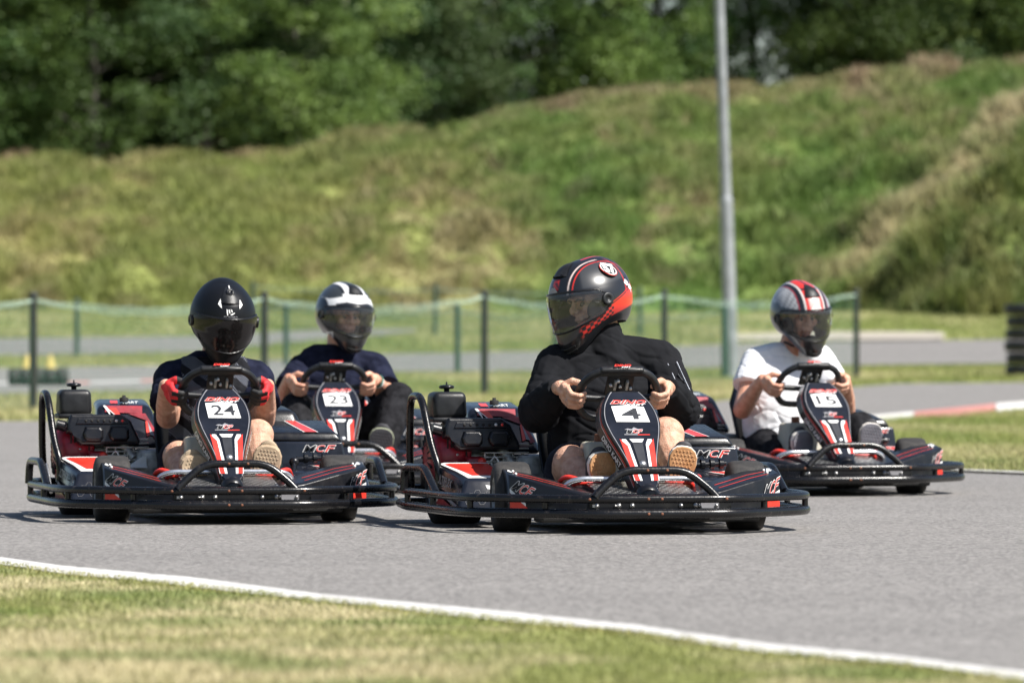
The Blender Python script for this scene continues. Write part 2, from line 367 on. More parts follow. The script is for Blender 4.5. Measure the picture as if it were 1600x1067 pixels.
# the whole paved area up to the verge beyond the drivers, with the grass island laid on it as its own sheet
strip('track', G1_LO, LINE_LO, M['asphalt'], .006, nrow=60, jag=0)
strip('edge_line', [(a, b+1.5) for a, b in LINE_UP], LINE_LO, M['line'], .011, nrow=2, step=10, jag=.13)
strip('far_track', [(-700, 578), (0, 577), (300, 572), (600, 555), (900, 549), (1200, 537), (1600, 531), (2300, 528)],
      [(-700, 628), (0, 622), (200, 618), (420, 600), (600, 583), (900, 581), (1200, 574), (1600, 569), (2300, 566)], M['asphalt'], .02)
strip('back_track', [(-700, 533), (0, 531), (300, 527), (500, 517), (660, 516)], [(-700, 560), (0, 560), (300, 553), (500, 534), (660, 521)], M['asphalt'], .03, x0=-700, x1=650)
strip('gravel_bed', [(1150, 526), (1250, 521), (1470, 521), (1485, 524)], [(1150, 534), (1250, 534), (1470, 532), (1485, 529)], M['gravel'], .034, nrow=4, x0=1150, x1=1475, step=25)
def isl(name, m, up, low, lift, x0, x1):
    xs = list(np.arange(x0, x1+1, 20)); v = []; f = []; cols = []; nr = 40
    for x in xs:
        a = hit(x, float(np.interp(x, *zip(*up)))); b = hit(x, float(np.interp(x, *zip(*low))))
        jb = .25*noise.noise(Vector((b[0]*2.2, 4, 3)))
        for k in range(nr+1):
            t = k/nr; y = b[1]+jb+(a[1]-b[1]-jb)*t; X = b[0]+(a[0]-b[0])*t; v.append((X, y, gz(y)+lift+.02*math.sin(math.pi*t))); cols.append(mown_col(X, y))
    for i in range(len(xs)-1):
        for k in range(nr): f.append([i*(nr+1)+k, (i+1)*(nr+1)+k, (i+1)*(nr+1)+k+1, i*(nr+1)+k+1])
    me = bpy.data.meshes.new(name); me.from_pydata(v, [], f); me.materials.append(m); set_colors(me, cols); o = link(name, me); o['kind'] = 'structure'
isl('grass_island', gm, ISL_UP, ISL_LO, .012, 1220, 2300)
strip('island_edge_line', [(1440, 733.5), (1500, 737.5), (1600, 741.5), (2300, 764)], [(1440, 735), (1500, 739.3), (1600, 743.5), (2300, 766)], M['line'], .02, nrow=1, x0=1440, x1=2300, step=20)
# kerbs: red and white blocks, each its own piece
M['kred'] = mat('kerb_red', (.40, .13, .11), .7, nscale=12, col2=(.52, .27, .24), bump=.2)
M['kwhite'] = mat('kerb_white', (.55, .53, .5), .7, nscale=12, col2=(.75, .73, .7), bump=.2)
M['fred'] = mat('faded_red', (.42, .22, .20), .8); M['fwhite'] = mat('faded_white', (.40, .39, .38), .8)
def kerb(label, edge, thick, x0, x1, blk, h=.05, first=0, mats=('kwhite', 'kred')):
    k = empty('kerb', hit((x0+x1)/2, float(np.interp((x0+x1)/2, *zip(*edge))))); tag(k, label, 'kerb')
    inv = Matrix.Translation(-Vector(k.location)); x = x0; i = first
    while x < x1:
        xe = min(x+blk, x1); mb = MB(); P4 = []
        for xx in (x, xe):
            yy = float(np.interp(xx, *zip(*edge))); P4.append((hit(xx, yy), hit(xx, yy-thick)))
        (a, d), (b, c) = P4
        g = (Vector(b)-Vector(a))*.006; a = Vector(a)+g; b = Vector(b)-g; c = Vector(c)-g; d = Vector(d)+g
        L = Vector((0, 0, h)); lo = Vector((0, 0, -.03))
        mb.hexa([inv @ (a+lo), inv @ (b+lo), inv @ (c+lo), inv @ (d+lo), inv @ (a+L*.25), inv @ (b+L*.25), inv @ (c+L), inv @ (d+L)], M[mats[i % 2]])
        mb.build('kerb_block', k); x = xe; i += 1
kerb('red and white kerb along the far edge of the grass at the right', [(1220, 690), (1300, 676), (1390, 667), (1500, 656), (1600, 645), (2000, 624)], 13, 1300, 1940, 128)
kerb('long low faded red and white kerb behind the tyre roll at the left', [(-300, 606), (0, 606), (120, 606), (300, 599), (420, 592)], 6, -260, 420, 80, h=.03, first=1, mats=('fwhite', 'fred'))
# ------------------------------------------------------------------ grass and weeds as leaf-sized blades
def blades(name, pts, cols, h, wd, lean, m, per=1, label=None, cat='grass'):
    """pts Nx3, h/wd arrays; each blade two triangles, curved"""
    n = len(pts); P = np.repeat(pts, per, 0); C = np.repeat(cols, per, 0); N = len(P)
    hh = np.repeat(h, per)*rng.uniform(.6, 1.15, N); ww = np.repeat(wd, per)*rng.uniform(.7, 1.2, N)
    a = rng.uniform(0, 2*np.pi, N); b = rng.uniform(0, 2*np.pi, N); le = rng.uniform(.1, 1, N)*lean*hh
    if per > 1: P = P + np.stack([rng.normal(0, 1, N)*np.repeat(h, per)*.22, rng.normal(0, 1, N)*np.repeat(h, per)*.22, np.zeros(N)], 1)
    s = np.stack([np.cos(a)*ww/2, np.sin(a)*ww/2, np.zeros(N)], 1); l = np.stack([np.cos(b)*le, np.sin(b)*le, np.zeros(N)], 1)
    z1 = np.stack([np.zeros(N), np.zeros(N), hh*.55], 1); z2 = np.stack([np.zeros(N), np.zeros(N), hh], 1)
    V = np.stack([P-s, P+s, P+l*.35+z1+s*.8, P+l*.35+z1-s*.8, P+l+z2], 1).reshape(-1, 3)
    me = bpy.data.meshes.new(name); me.vertices.add(N*5); me.vertices.foreach_set('co', V.ravel().astype(np.float32))
    i = np.arange(N)*5; q = np.stack([i, i+1, i+2, i+3, i+3, i+2, i+4], 1).ravel()
    me.loops.add(N*7); me.loops.foreach_set('vertex_index', q.astype(np.int32))
    me.polygons.add(N*2); me.polygons.foreach_set('loop_start', (np.stack([np.arange(N)*7, np.arange(N)*7+4], 1)).ravel().astype(np.int32))
    try: me.polygons.foreach_set('loop_total', np.tile([4, 3], N).astype(np.int32))
    except Exception: pass
    me.update(calc_edges=True); me.materials.append(m)
    cj = np.clip(C*rng.uniform(.75, 1.3, (N, 1)), 0, 1); set_colors(me, np.repeat(cj, 5, 0))
    o = link(name, me); tag(o, label, cat, kind='stuff'); return o
M['blade'] = attr_mat('grass_blade', rough=.6, trans=.3, spec=.25)
def in_strip(up, low, px, py): return np.interp(px, *zip(*up)) < py < np.interp(px, *zip(*low))
def scatter_px(n, up, low, x0, x1, dens_pow=1.0):
    """random ground points inside a band, even in ground area"""
    out = []; ylo = min(min(p[1] for p in up), 2000); yhi = max(p[1] for p in low); dn = hit(800, yhi)[1]; df = hit(800, ylo)[1]
    while len(out) < n:
        y = random.uniform(dn, df); hw = y*(x1-x0)/2/F; x = random.uniform(-hw, hw)+y*((x0+x1)/2-800)/F
        z = gz(y); px = 800+x*F/y; py = YH-(z-HC)*F/y
        if in_strip(up, low, px, py): out.append((x, y, z))
    return np.array(out)
P = scatter_px(60000, LINE_LO, [(-50, 1120), (1650, 1120)], -60, 1660)
def fg_col(x, y):
    a = hash2(x, y*.45, 1.3, 91); b = hash2(x, y*.8, 4.0, 93); c = mixc((.29, .31, .11), (.56, .49, .30), min(1, max(0, .58+1.4*a+.9*b)))
    return mixc(c, (.18, .24, .07), max(0, min(.7, -.12+1.5*hash2(x, y*.7, 2.6, 95))))
C = np.array([fg_col(p[0], p[1]) for p in P])
hh_ = np.array([.012+.018*min(1, max(0, (hit(800+p[0]*F/p[1], float(np.interp(800+p[0]*F/p[1], *zip(*LINE_LO))))[1]-p[1])/2.0)) for p in P])
blades('foreground_grass', P, C, hh_, np.full(len(P), .0055), 1.0, M['blade'], label='short yellowish grass verge in the foreground below the white line')
P = scatter_px(6000, [(x, y-3) for x, y in LINE_LO], [(x, y+5) for x, y in LINE_LO], -60, 1660)
C = np.array([mixc(mown_col(p[0], p[1]), (.40, .36, .14), .4) for p in P])
blades('verge_tufts', P, C, np.full(len(P), .020), np.full(len(P), .005), 1.3, M['blade'], label='ragged grass tufts growing over the painted white line')
P = scatter_px(26000, ISL_UP, ISL_LO, 1230, 1640); C = np.array([mown_col(p[0], p[1]) for p in P])
blades('island_grass', P, C, np.full(len(P), .06), np.full(len(P), .012), .8, M['blade'], per=2, label='short grass on the island at the right behind the last kart')
P = scatter_px(26000, [(-60, 620), (300, 612), (600, 584), (900, 582), (1200, 575), (1660, 571)], G1_LO, -60, 1660); C = np.array([mown_col(p[0], p[1]) for p in P])
blades('verge_grass', P, C, np.full(len(P), .07), np.full(len(P), .016), .8, M['blade'], per=2, label='mown yellowish grass strip under the net fences')
P = scatter_px(22000, [(-60, 488), (1660, 488)], [(-60, 577), (300, 572), (600, 555), (900, 549), (1200, 537), (1660, 531)], -60, 1660)
P = np.array([p for p in P if not (650 > 800+p[0]*F/p[1] and np.interp(800+p[0]*F/p[1], [0, 300, 500, 660], [531, 527, 517, 516]) < YH-(p[2]-HC)*F/p[1] < np.interp(800+p[0]*F/p[1], [0, 300, 500, 660], [560, 553, 534, 521])) and not (1150 < 800+p[0]*F/p[1] < 1480 and 520 < YH-(p[2]-HC)*F/p[1] < 535)])
C = np.array([mixc(mown_col(p[0], p[1]), (.20, .26, .07), .35) for p in P])
blades('meadow_grass', P, C, np.full(len(P), .10), np.full(len(P), .02), .8, M['blade'], per=3, label='grass between the far tracks and the foot of the bank')
# bank vegetation
pts = []; cols = []; hs = []
while len(pts) < 56000:
    y = random.uniform(133.5, 180); x = random.uniform(-17.5, 17.5)
    if abs(x) > y*.094+.5: continue
    z = hill_z(x, y)
    if z < gz(y)+.05: continue
    c = hill_col(x, y, z); n = hash2(x, y, .9, 77)
    c = mixc(c, (.30, .235, .16), max(0, n*.5)); pts.append((x, y, z-.03)); cols.append(c)
    px = 800+x*F/y; hs.append(max(.12, .30+.55*hash2(x, y, .6, 8))*(1.35 if px > 1340 else 1))
pts = np.array(pts); hs = np.array(hs)
blades('bank_weeds', pts, np.array(cols), hs, .045+hs*.06, .8, M['blade'], per=5, label='tall mixed weeds and seed heads covering the bank')
# ------------------------------------------------------------------ trees on and behind the crest
M['leaf'] = attr_mat('leaf', rough=.55, trans=.35, spec=.35, objrand=True)
M['bark'] = mat('bark', (.09, .075, .06), .9, nscale=5, col2=(.16, .15, .13), bump=.5, bscale=12)
def crown_mesh(seed, rx, H, nclump, nleaf, base=.4, ls=.13, tone=0):
    r = np.random.default_rng(seed); V = []; C = []
    pal = [((.052, .098, .026), (.105, .172, .042)), ((.042, .086, .030), (.090, .152, .052)), ((.078, .126, .030), (.15, .205, .052))][tone]
    for k in range(nclump):
        zz = base+(H-base)*r.uniform(0, 1)**.9; t = (zz-base)/(H-base); env = rx*(.62+.55*math.sin(math.pi*min(1, t*.85+.12)))*(1 if t < .75 else (1.02-t)/.27)
        a = r.uniform(0, 2*np.pi); rr = env*math.sqrt(r.uniform(.12, 1)); cx, cy = rr*math.cos(a), rr*math.sin(a); cr = r.uniform(.4, 1.15)
        c0 = np.array(pal[0])+(np.array(pal[1])-np.array(pal[0]))*r.uniform(0, 1)
        nn = int(nleaf*cr); d = r.normal(0, 1, (nn, 3)); d /= np.linalg.norm(d, axis=1)[:, None]; d *= (r.uniform(.05, 1.25, nn)**.6)[:, None]*cr; d[:, 2] *= .7
        p = d+np.array([cx, cy, zz]); p = p[p[:, 2] > .05]; nn = len(p)
        u = r.normal(0, 1, (nn, 3)); u /= np.linalg.norm(u, axis=1)[:, None]; w_ = r.normal(0, 1, (nn, 3)); w_[:, 2] *= .5; v_ = np.cross(u, w_); v_ /= np.linalg.norm(v_, axis=1)[:, None]
        s = (ls*r.uniform(.6, 1.3, nn))[:, None]
        V.append(np.stack([p-u*s, p+v_*s*.55, p+u*s, p-v_*s*.55], 1)); C.append(np.repeat(c0[None]*r.uniform(.75, 1.3, (nn, 1)), 4, 0))
    V = np.concatenate(V).reshape(-1, 3); C = np.concatenate(C); N = len(V)//4
    me = bpy.data.meshes.new('crown'); me.vertices.add(N*4); me.vertices.foreach_set('co', V.ravel().astype(np.float32)); me.loops.add(N*4); me.loops.foreach_set('vertex_index', np.arange(N*4, dtype=np.int32))
    me.polygons.add(N); me.polygons.foreach_set('loop_start', (np.arange(N)*4).astype(np.int32))
    try: me.polygons.foreach_set('loop_total', np.full(N, 4, np.int32))
    except Exception: pass
    me.update(calc_edges=True); me.materials.append(M['leaf']); set_colors(me, np.clip(C, 0, 1)); return me
def trunk_mesh(seed, H, rx):
    r = random.Random(seed); mb = MB(); pts = [(0, 0, -.3)]; x = y = 0
    for k in range(1, 8): x += r.uniform(-.12, .12); y += r.uniform(-.12, .12); pts.append((x, y, H*.9*k/7))
    mb.tube(pts, .1, M['bark'], seg=7, rs=[.19*(1-k/9) for k in range(8)])
    for k in range(13):
        i = r.randint(1, 6); p = Vector(pts[i]); a = r.uniform(0, 6.28); L = rx*r.uniform(.5, .95); q = p+Vector((math.cos(a)*L, math.sin(a)*L, L*.55)); m_ = p.lerp(q, .5)+Vector((0, 0, L*.08))
        mb.tube([p, m_, q], .05, M['bark'], seg=5, rs=[.075, .045, .015])
    return mb.mesh('trunk')
protos = []
for k, (rx, H, nc, nl, ls, tone) in enumerate([(2.7, 9.5, 150, 330, .085, 0), (2.4, 10.5, 140, 330, .08, 1), (3.0, 9.0, 160, 330, .09, 2), (2.5, 8.5, 42, 260, .085, 1), (2.2, 8.0, 34, 260, .08, 0)]):
    protos.append((crown_mesh(50+k, rx, H, nc, nl, .15 if k < 3 else 1.5, ls, tone), trunk_mesh(60+k, H, rx)))
trees = [  # photo column, distance, prototype, scale, sink, what it stands above in the view
    (-40, 178, 0, 1.0, .5, 'at the very left edge of the wood, cut by the frame'), (62, 181, 2, 1.0, .5, 'with yellowish green leaves above the leftmost fence post'), (150, 178, 0, 1.05, .5, 'on the crest above the engine of kart 24'),
    (245, 182, 1, 1.0, .5, 'on the crest above the rear cover of kart 24'), (320, 178, 3, 1.0, .5, 'with loose foliage on the crest above driver 24'), (390, 181, 1, 1.05, .5, 'on the crest right of driver 24'),
    (465, 179, 2, .95, .5, 'with pale leaves on the crest left of driver 23'), (535, 184, 1, 1.1, .5, 'on the crest above driver 23, by the dark gap'), (600, 190, 0, 1.1, 1.7, 'in the dark gap left of kart 4'),
    (655, 186, 1, 1.05, 1.7, 'in the dark gap above the rear corner of kart 4'), (720, 190, 3, 1.05, 1.7, 'right of the dark gap above the engine of kart 4'), (770, 187, 3, 1.0, 1.7, 'left of the sky hole above the shoulder of driver 4'),
    (895, 191, 4, 1.0, .2, 'on the crest straight above driver 4'), (960, 188, 2, .95, .2, 'with pale leaves on the high crest right of driver 4'), (1030, 190, 0, 1.0, .2, 'on the high crest above the front of kart 4'),
    (1105, 189, 3, .95, .2, 'just left of the lamp post'), (1180, 191, 4, 1.0, .2, 'just right of the lamp post'), (1300, 189, 3, 1.0, .2, 'on the high crest above driver 15'),
    (1360, 188, 0, 1.0, .2, 'above the last post of the nearest fence'), (1430, 190, 2, 1.0, .2, 'with pale leaves above the front corner of kart 15'), (1500, 188, 1, 1.0, .2, 'above the right end of kart 15'),
    (1580, 190, 2, 1.05, .2, 'above the tyre stack at the right edge'), (1655, 189, 0, 1.0, .2, 'cut by the right edge of the view'),
    (10, 188, 1, 1.2, .5, 'in the second row at the far left'), (190, 189, 2, 1.2, .5, 'in the second row behind the left crest'), (350, 189, 0, 1.2, .5, 'in the second row above driver 24'), (470, 190, 1, 1.2, .5, 'in the second row above driver 23'),
    (640, 197, 2, 1.15, 2.2, 'deep in the dark gap, in the second row'), (1400, 198, 0, 1.1, .4, 'in the second row on the right crest')]
kinds = {0: 'green broadleaf tree', 1: 'dull green bushy tree', 2: 'light green tree', 3: 'thin airy tree', 4: 'small open crowned tree'}
for i, (px, d, k, s, sink, where) in enumerate(trees):
    x = (px-800)/F*d; z = hill_z(x, d)-sink
    t = empty('broadleaf_tree', (x, d, z), random.uniform(0, 6.28)); t.scale = (s, s, s*random.uniform(.92, 1.08))
    tag(t, kinds[k]+' '+where, 'tree', 'trees along the crest of the bank')
    link('crown', protos[k][0], t); link('trunk', protos[k][1], t)
# a far-off wood closing the view behind them
me = crown_mesh(99, 14, 9, 260, 110, .1, .3, 1)
wd = link('distant_wood', me, None); wd.location = (-15, 232, 5.5); wd.scale = (.95, .35, 1.0); tag(wd, 'distant dark wood showing between the trees on the left', 'wood', kind='stuff')
# ------------------------------------------------------------------ fences
M['post'] = mat('dark_post', (.012, .016, .014), .6, nscale=6, col2=(.022, .03, .026))
M['gpost'] = mat('green_post', (.018, .045, .034), .6, nscale=6, col2=(.03, .065, .05))
M['net'] = mat('green_net', (.05, .16, .115), .6); M['rope'] = mat('mint_rope', (.30, .40, .34), .7)
def fence(label, posts, hgt, cell, thick, pm, sag=.11, ropes=3):
    """posts: list of (x,y); sagging net hung between them"""
    b0 = Vector((posts[0][0], posts[0][1], gz(posts[0][1]))); f_ = empty('net_fence', b0); tag(f_, label, 'fence')
    for (x, y) in posts:
        mb = MB(); p = Vector((x, y, gz(y)))-b0; mb.tube([p-Vector((0, 0, .2)), p+Vector((0, 0, hgt+.03))], .046, pm, seg=10)
        mb.lathe([(.052, 0), (.052, .03), (.0, .045)], p+Vector((0, 0, hgt+.02)), (0, 0, 1), pm, seg=10); mb.build('post', f_)
    net = MB(); rp = MB()
    for i in range(len(posts)-1):
        A = Vector((posts[i][0], posts[i][1], gz(posts[i][1])))-b0; B = Vector((posts[i+1][0], posts[i+1][1], gz(posts[i+1][1])))-b0
        L = (B-A).length; n = max(6, int(L/cell)); D = (B-A)/L; up = Vector((0, 0, 1))
        def top(t): return A.lerp(B, t)+up*(hgt-.02-sag*4*t*(1-t)+.012*math.sin(t*31+i))
        def bot(t): return A.lerp(B, t)+up*.05
        h = D*thick/2
        for k in range(n+1):
            t = k/n; a, b = bot(t), top(t); net.add([a-h, a+h, b+h, b-h], [[0, 1, 2, 3]], M['net'], False)
        m = int(hgt/cell)
        for j in range(m+1):
            vv = []; ff = []
            for k in range(13):
                t = k/12; p = bot(t).lerp(top(t), j/m); vv += [p-up*thick/2, p+up*thick/2]
                if k: ff.append([2*k-2, 2*k, 2*k+1, 2*k-1])
            net.add(vv, ff, M['net'], False)
        for r_ in range(ropes):
            rp.tube([top(k/12)+Vector((0, -.01*r_, -.028*r_*(.4+math.sin(math.pi*k/12)))) for k in range(13)], .0048, M['rope'], seg=5)
    o = net.build('netting', f_); o = rp.build('top_rope', f_)
def pxd(px, d): return ((px-800)/F*d, d)
fence('nearest green net fence hung on tall dark posts across the view', [pxd(-330, 58.5), pxd(52, 64.2), pxd(413, 68), pxd(757, 72.4), pxd(1038, 78), pxd(1338, 85.3)], 1.27, .055, .0034, M['post'])
fence('second lower green net fence behind the nearest one with green posts', [pxd(-210, 108), pxd(120, 101), pxd(447, 95), pxd(715, 88.5), pxd(868, 86.5), pxd(1132, 84.5)], 1.02, .06, .0032, M['gpost'], sag=.09)
fence('short piece of farthest net fence at the foot of the bank', [pxd(395, 124), pxd(680, 121), pxd(1000, 119)], 1.0, .08, .004, M['gpost'], sag=.06, ropes=2)
# ------------------------------------------------------------------ lamp pole
M['galv'] = mat('galvanised_steel', (.25, .265, .285), .6, metal=.3, nscale=3, var=.15)
pb = hit(1144, 592); lp = empty('lamp_post', pb); tag(lp, 'tall grey galvanised lamp post behind the fence leaning slightly left', 'lamp post'); lean = Vector((-.034, 0, 1)).normalized()
PD = pb[1]; mb = MB(); mb.tube([Vector((0, 0, -.3)), lean*2.63], .098, M['galv'], seg=20, rs=[.106, .097]); mb.build('lower_shaft', lp)
mb = MB(); mb.tube([lean*2.55, lean*9.4], .07, M['galv'], seg=20, rs=[.080, .052]); mb.lathe([(.097, 0), (.1, .02), (.08, .09)], lean*2.60, lean, M['galv'], seg=20); mb.build('upper_shaft', lp)
mb = MB(); mb.tube(rounded([lean*9.3, lean*9.7, lean*9.8+Vector((0, -.9, .1))], .2, 6), .03, M['galv']); mb.box(lean*9.82+Vector((0, -1.15, .1)), (.24, .6, .1), M['galv'], .03); mb.build('lamp_head', lp)
mb = MB(); mb.box((0, -.085, .9), (.09, .03, .34), M['galv'], .008); mb.build('service_door', lp)
# ------------------------------------------------------------------ tyre barriers and cones
b = hit(60, 604); tb = empty('tyre_roll', b); tag(tb, 'row of small black tyres lying on its side beyond the track at far left', 'tyre barrier')
for k in range(5):
    mb = MB(); r = .128; c = ((k-2)*.165, 0, r); mb.lathe([(.055, -.05), (.07, -.07), (.11, -.078), (r, -.055), (r, .055), (.11, .078), (.07, .07), (.055, .05), (.055, -.05)], c, (1, 0, 0), M['rubber'], seg=22); mb.build('tyre', tb)
M['yellow'] = mat('yellow_plastic', (.42, .34, .10), .7)
for i, (px, lb) in enumerate(((42, 'small yellow marker cone left of the fence post at far left'), (79, 'small yellow marker cone right of the fence post at far left'))):
    c = hit(px, 577); mb = MB(); mb.lathe([(.001, .24), (.022, .235), (.075, .03), (.11, .025), (.11, 0), (.0, 0)], (0, 0, 0), (0, 0, 1), M['yellow'], seg=16); o = mb.build('marker_cone'); o.location = c; tag(o, lb, 'cone', 'yellow marker cones')
c = hit(1612, 588); ts = empty('tyre_stack', c); tag(ts, 'tall stack of black tyres cut by the right edge beyond the kerb', 'tyre stack')
M['wrap'] = mat('black_wrap', (.010, .011, .013), .5, nscale=7, bump=.3, bscale=20)
for k in range(6):
    mb = MB(); z = .09+k*.183; off = .018*math.sin(k*2.1); mb.lathe([(.2, z-.06), (.28, z-.086), (.385, z-.08), (.40, z-.03), (.40, z+.03), (.385, z+.08), (.28, z+.086), (.2, z+.06), (.2, z-.06)], (off, 0, 0), (0, 0, 1), M['wrap'], seg=28); mb.build('tyre', ts)
# ------------------------------------------------------------------ the kart (forward is -Y, its left is +X)
KARTS = {'4': (983, 23.45, 12.5), '24': (353, 24.73, 10.5), '15': (1283, 29.3, 17), '23': (531, 29.7, 9.5)}
def kpos(k): cx, oy, t = KARTS[k]; return ((cx-800)*oy/F, oy, 0.0), R(t)
def PX(k, px, py, ly):
    """kart-space point at depth ly that the photo shows at (px,py)"""
    (ox, oy, _), t = kpos(k); c, s = math.cos(t), math.sin(t); kk = (px-800)/F
    lx = (kk*(oy+ly*c)-ox+ly*s)/(c-kk*s); Y = oy+lx*s+ly*c
    return Vector((lx, ly, HC-(py-YH)*Y/F))
XC = -.035
def wheel(root, lx, ly, r, wd, steer, name='wheel', front=True):
    e = empty(name, (lx, ly, r), R(steer), root); mb = MB(); h = wd/2; rr = r*.52
    mb.lathe([(rr, -h*.82), (rr+.008, -h*.98), (r*.78, -h*1.02), (r*.93, -h*.92), (r*.985, -h*.72), (r, -h*.4), (r, h*.4), (r*.985, h*.72), (r*.93, h*.92), (r*.78, h*1.02), (rr+.008, h*.98), (rr, h*.82)], (0, 0, 0), (1, 0, 0), M['rubber'], seg=48)
    mb.build('tyre', e)
    mb = MB(); o = rr
    for sg in (-1, 1):
        mb.lathe([(o+.004, sg*h*.95), (o-.002, sg*h*.97), (o-.006, sg*h*.80), (o*.72, sg*h*.45), (o*.45, sg*h*.38), (o*.42, sg*h*.62), (0, sg*h*.66)], (0, 0, 0), (1, 0, 0), M['alu'], seg=32)
        for k in range(4):
            a = k*math.pi/2+.5; mb.lathe([(.009, sg*h*.42), (.009, sg*h*.62), (0, sg*h*.62)], (0, .055*math.cos(a), .055*math.sin(a)), (1, 0, 0), M['steel'], seg=8)
    mb.build('rim', e)
def bolt(mb, p, n, r=.008, m='steel'):
    mb.lathe([(r*1.25, 0), (r*1.25, .002), (r*.8, .004), (r*.8, .008), (0, .009)], p, n, M[m], seg=8)
CV = dict(o=Vector((XC, -.06, .572)), v=Vector((0, .735, .678)))          # cone face: origin at its top, v runs up the slope
CN = Vector((0, -.678, .735))
CONE = [(.0, .0), (.060, .0), (.070, -.012), (.103, -.075), (.116, -.135), (.117, -.185), (.105, -.25), (.086, -.32), (.068, -.39), (.057, -.45), (.051, -.50), (.046, -.545), (.030, -.572), (0, -.578)]
WH = dict(c=Vector((-.008, .175, .560)), t=Vector((0, -.66, .75)), n=Vector((0, -.75, -.66)), w=.165)
def rim_pts():
    c, t = WH['c'], WH['t']; P = [(-.072, .128), (.072, .128), (.125, .100), (.163, .04), (.163, -.06), (.11, -.135), (-.11, -.135), (-.163, -.06), (-.163, .04), (-.125, .100)]
    return rounded([c+Vector((u, 0, 0))+t*v for u, v in P], .045, 4, closed=True)
def make_kart():
    k = empty('go_kart')
    # chassis
    mb = MB()
    for x in (-.30, .30): mb.tube(rounded([(x*.8, -.42, .075), (x, -.1, .07), (x, .75, .07), (x*.95, 1.3, .08)], .1), .016, M['under'])
    for y in (-.3, .1, .75, 1.25): mb.tube([(-.42, y, .07), (.42, y, .07)], .014, M['under'])
    mb.tube([(-.46, 0, .13), (.46, 0, .13)], .018, M['under']); mb.tube([(-.5, 1.05, .142), (.5, 1.05, .142)], .02, M['steel'])
    mb.build('chassis_frame', k)
    mb = MB(); mb.box((0, .25, .052), (.62, 1.15, .006), M['alu']); mb.box((0, -.30, .07), (.9, .16, .04), M['under'], .01); mb.build('floor_pan', k)
    # bumper
    loop = [(-.30, -.60), (.30, -.60), (.690, -.22), (.738, .0), (.762, .8), (.69, 1.33), (-.69, 1.33), (-.762, .8), (-.745, .0), (-.700, -.22)]
    for z, r in ((.149, .0165), (.090, .0195)):
        mb = MB(); mb.tube(rounded([(x, y, z) for x, y in loop], .12, 5, True), r, M['tube'], seg=14, closed=True)
        if z > .1:
            for x in (-.06, -.005, -.30, .26): mb.lathe([(.006, 0), (.006, .0015), (0, .0016)], (x-.01, -.6166, z), (0, -1, 0), M['rust'], seg=8)
        else:
            for x in (-.06, -.005): mb.lathe([(.006, 0), (.006, .0015), (0, .0016)], (x-.01, -.6196, z), (0, -1, 0), M['rust'], seg=8)
        mb.build('bumper_bar', k)
    for x, y in ((-.700, -.18), (.692, -.18), (-.752, .3), (.748, .3), (-.762, .78), (.762, .78), (-.45, -.44), (.45, -.44)):
        mb = MB(); mb.tube([(x, y, .085), (x, y, .155)], .013, M['tube']); mb.build('bumper_post', k)
    # bumper plate with bolts
    mb = MB(); P = [(-.29, -.535), (.29, -.535)]
    for a, b in zip(P[:-1], P[1:]):
        a3 = Vector((*a, 0)); b3 = Vector((*b, 0)); o = Vector((0, .05, 0))
        mb.hexa([a3+Vector((0, 0, .085)), b3+Vector((0, 0, .085)), b3+o+Vector((0, 0, .085)), a3+o+Vector((0, 0, .085)), a3+Vector((0, 0, .155)), b3+Vector((0, 0, .155)), b3+o+Vector((0, 0, .155)), a3+o+Vector((0, 0, .155))], M['black'], .004)
    mb.build('front_plate', k)
    for x in (-.245, -.17, -.155, -.10, .10, .16, .175, .245): 
        mb = MB(); bolt(mb, (x+XC*.5, -.5365, .121), (0, -1, 0), .0085 if abs(x) not in (.17, .175) else .005); mb.build('bolt', k)
    mb = MB(); mb.box((.20, -.538, .121), (.075, .004, .022), M['grey'], 0); mb.build('plate_label', k); mb = MB(); mb.box((-.272, -.5375, .121), (.016, .004, .012), M['white'], 0); mb.build('plate_label', k)
    # front hoop
    mb = MB(); mb.tube(rounded([(XC-.250, -.595, .155), (XC-.218, -.585, .19), (XC-.130, -.565, .262), (XC+.130, -.565, .262), (XC+.218, -.585, .19), (XC+.250, -.595, .155)], .06, 5), .0165, M['tube'], seg=14)
    for x in (-.03, .05): mb.lathe([(.006, 0), (.006, .0015), (0, .0016)], (XC+x, -.5815, .262), (0, -1, 0), M['rust'], seg=8)
    mb.build('front_hoop', k)
    # side hoops and engine guard
    for s in (-1, 1):
        mb = MB(); mb.tube(rounded([(s*.762, .86, .15), (s*.757, .86, .25), (s*.742, .52, .252), (s*.738, .30, .152)], .06, 5), .017, M['tube'], seg=12)
        mb.tube([(s*.70, .70, .235), (s*.70, .50, .12)], .008, M['steel'])
        mb.build('side_hoop', k)
    mb = MB(); mb.tube(rounded([(-.655, 1.22, .15), (-.668, 1.20, .30), (-.672, 1.16, .545), (-.672, .93, .545), (-.655, .80, .33), (-.635, .75, .25), (-.635, .75, .15)], .08, 5), .016, M['tube'], seg=12); mb.build('engine_guard', k)
    # wheels
    wheel(k, -.492, 0, .144, .150, -7); wheel(k, .488, 0, .144, .150, -7); wheel(k, -.50, 1.06, .142, .21, 0); wheel(k, .52, 1.06, .142, .21, 0)
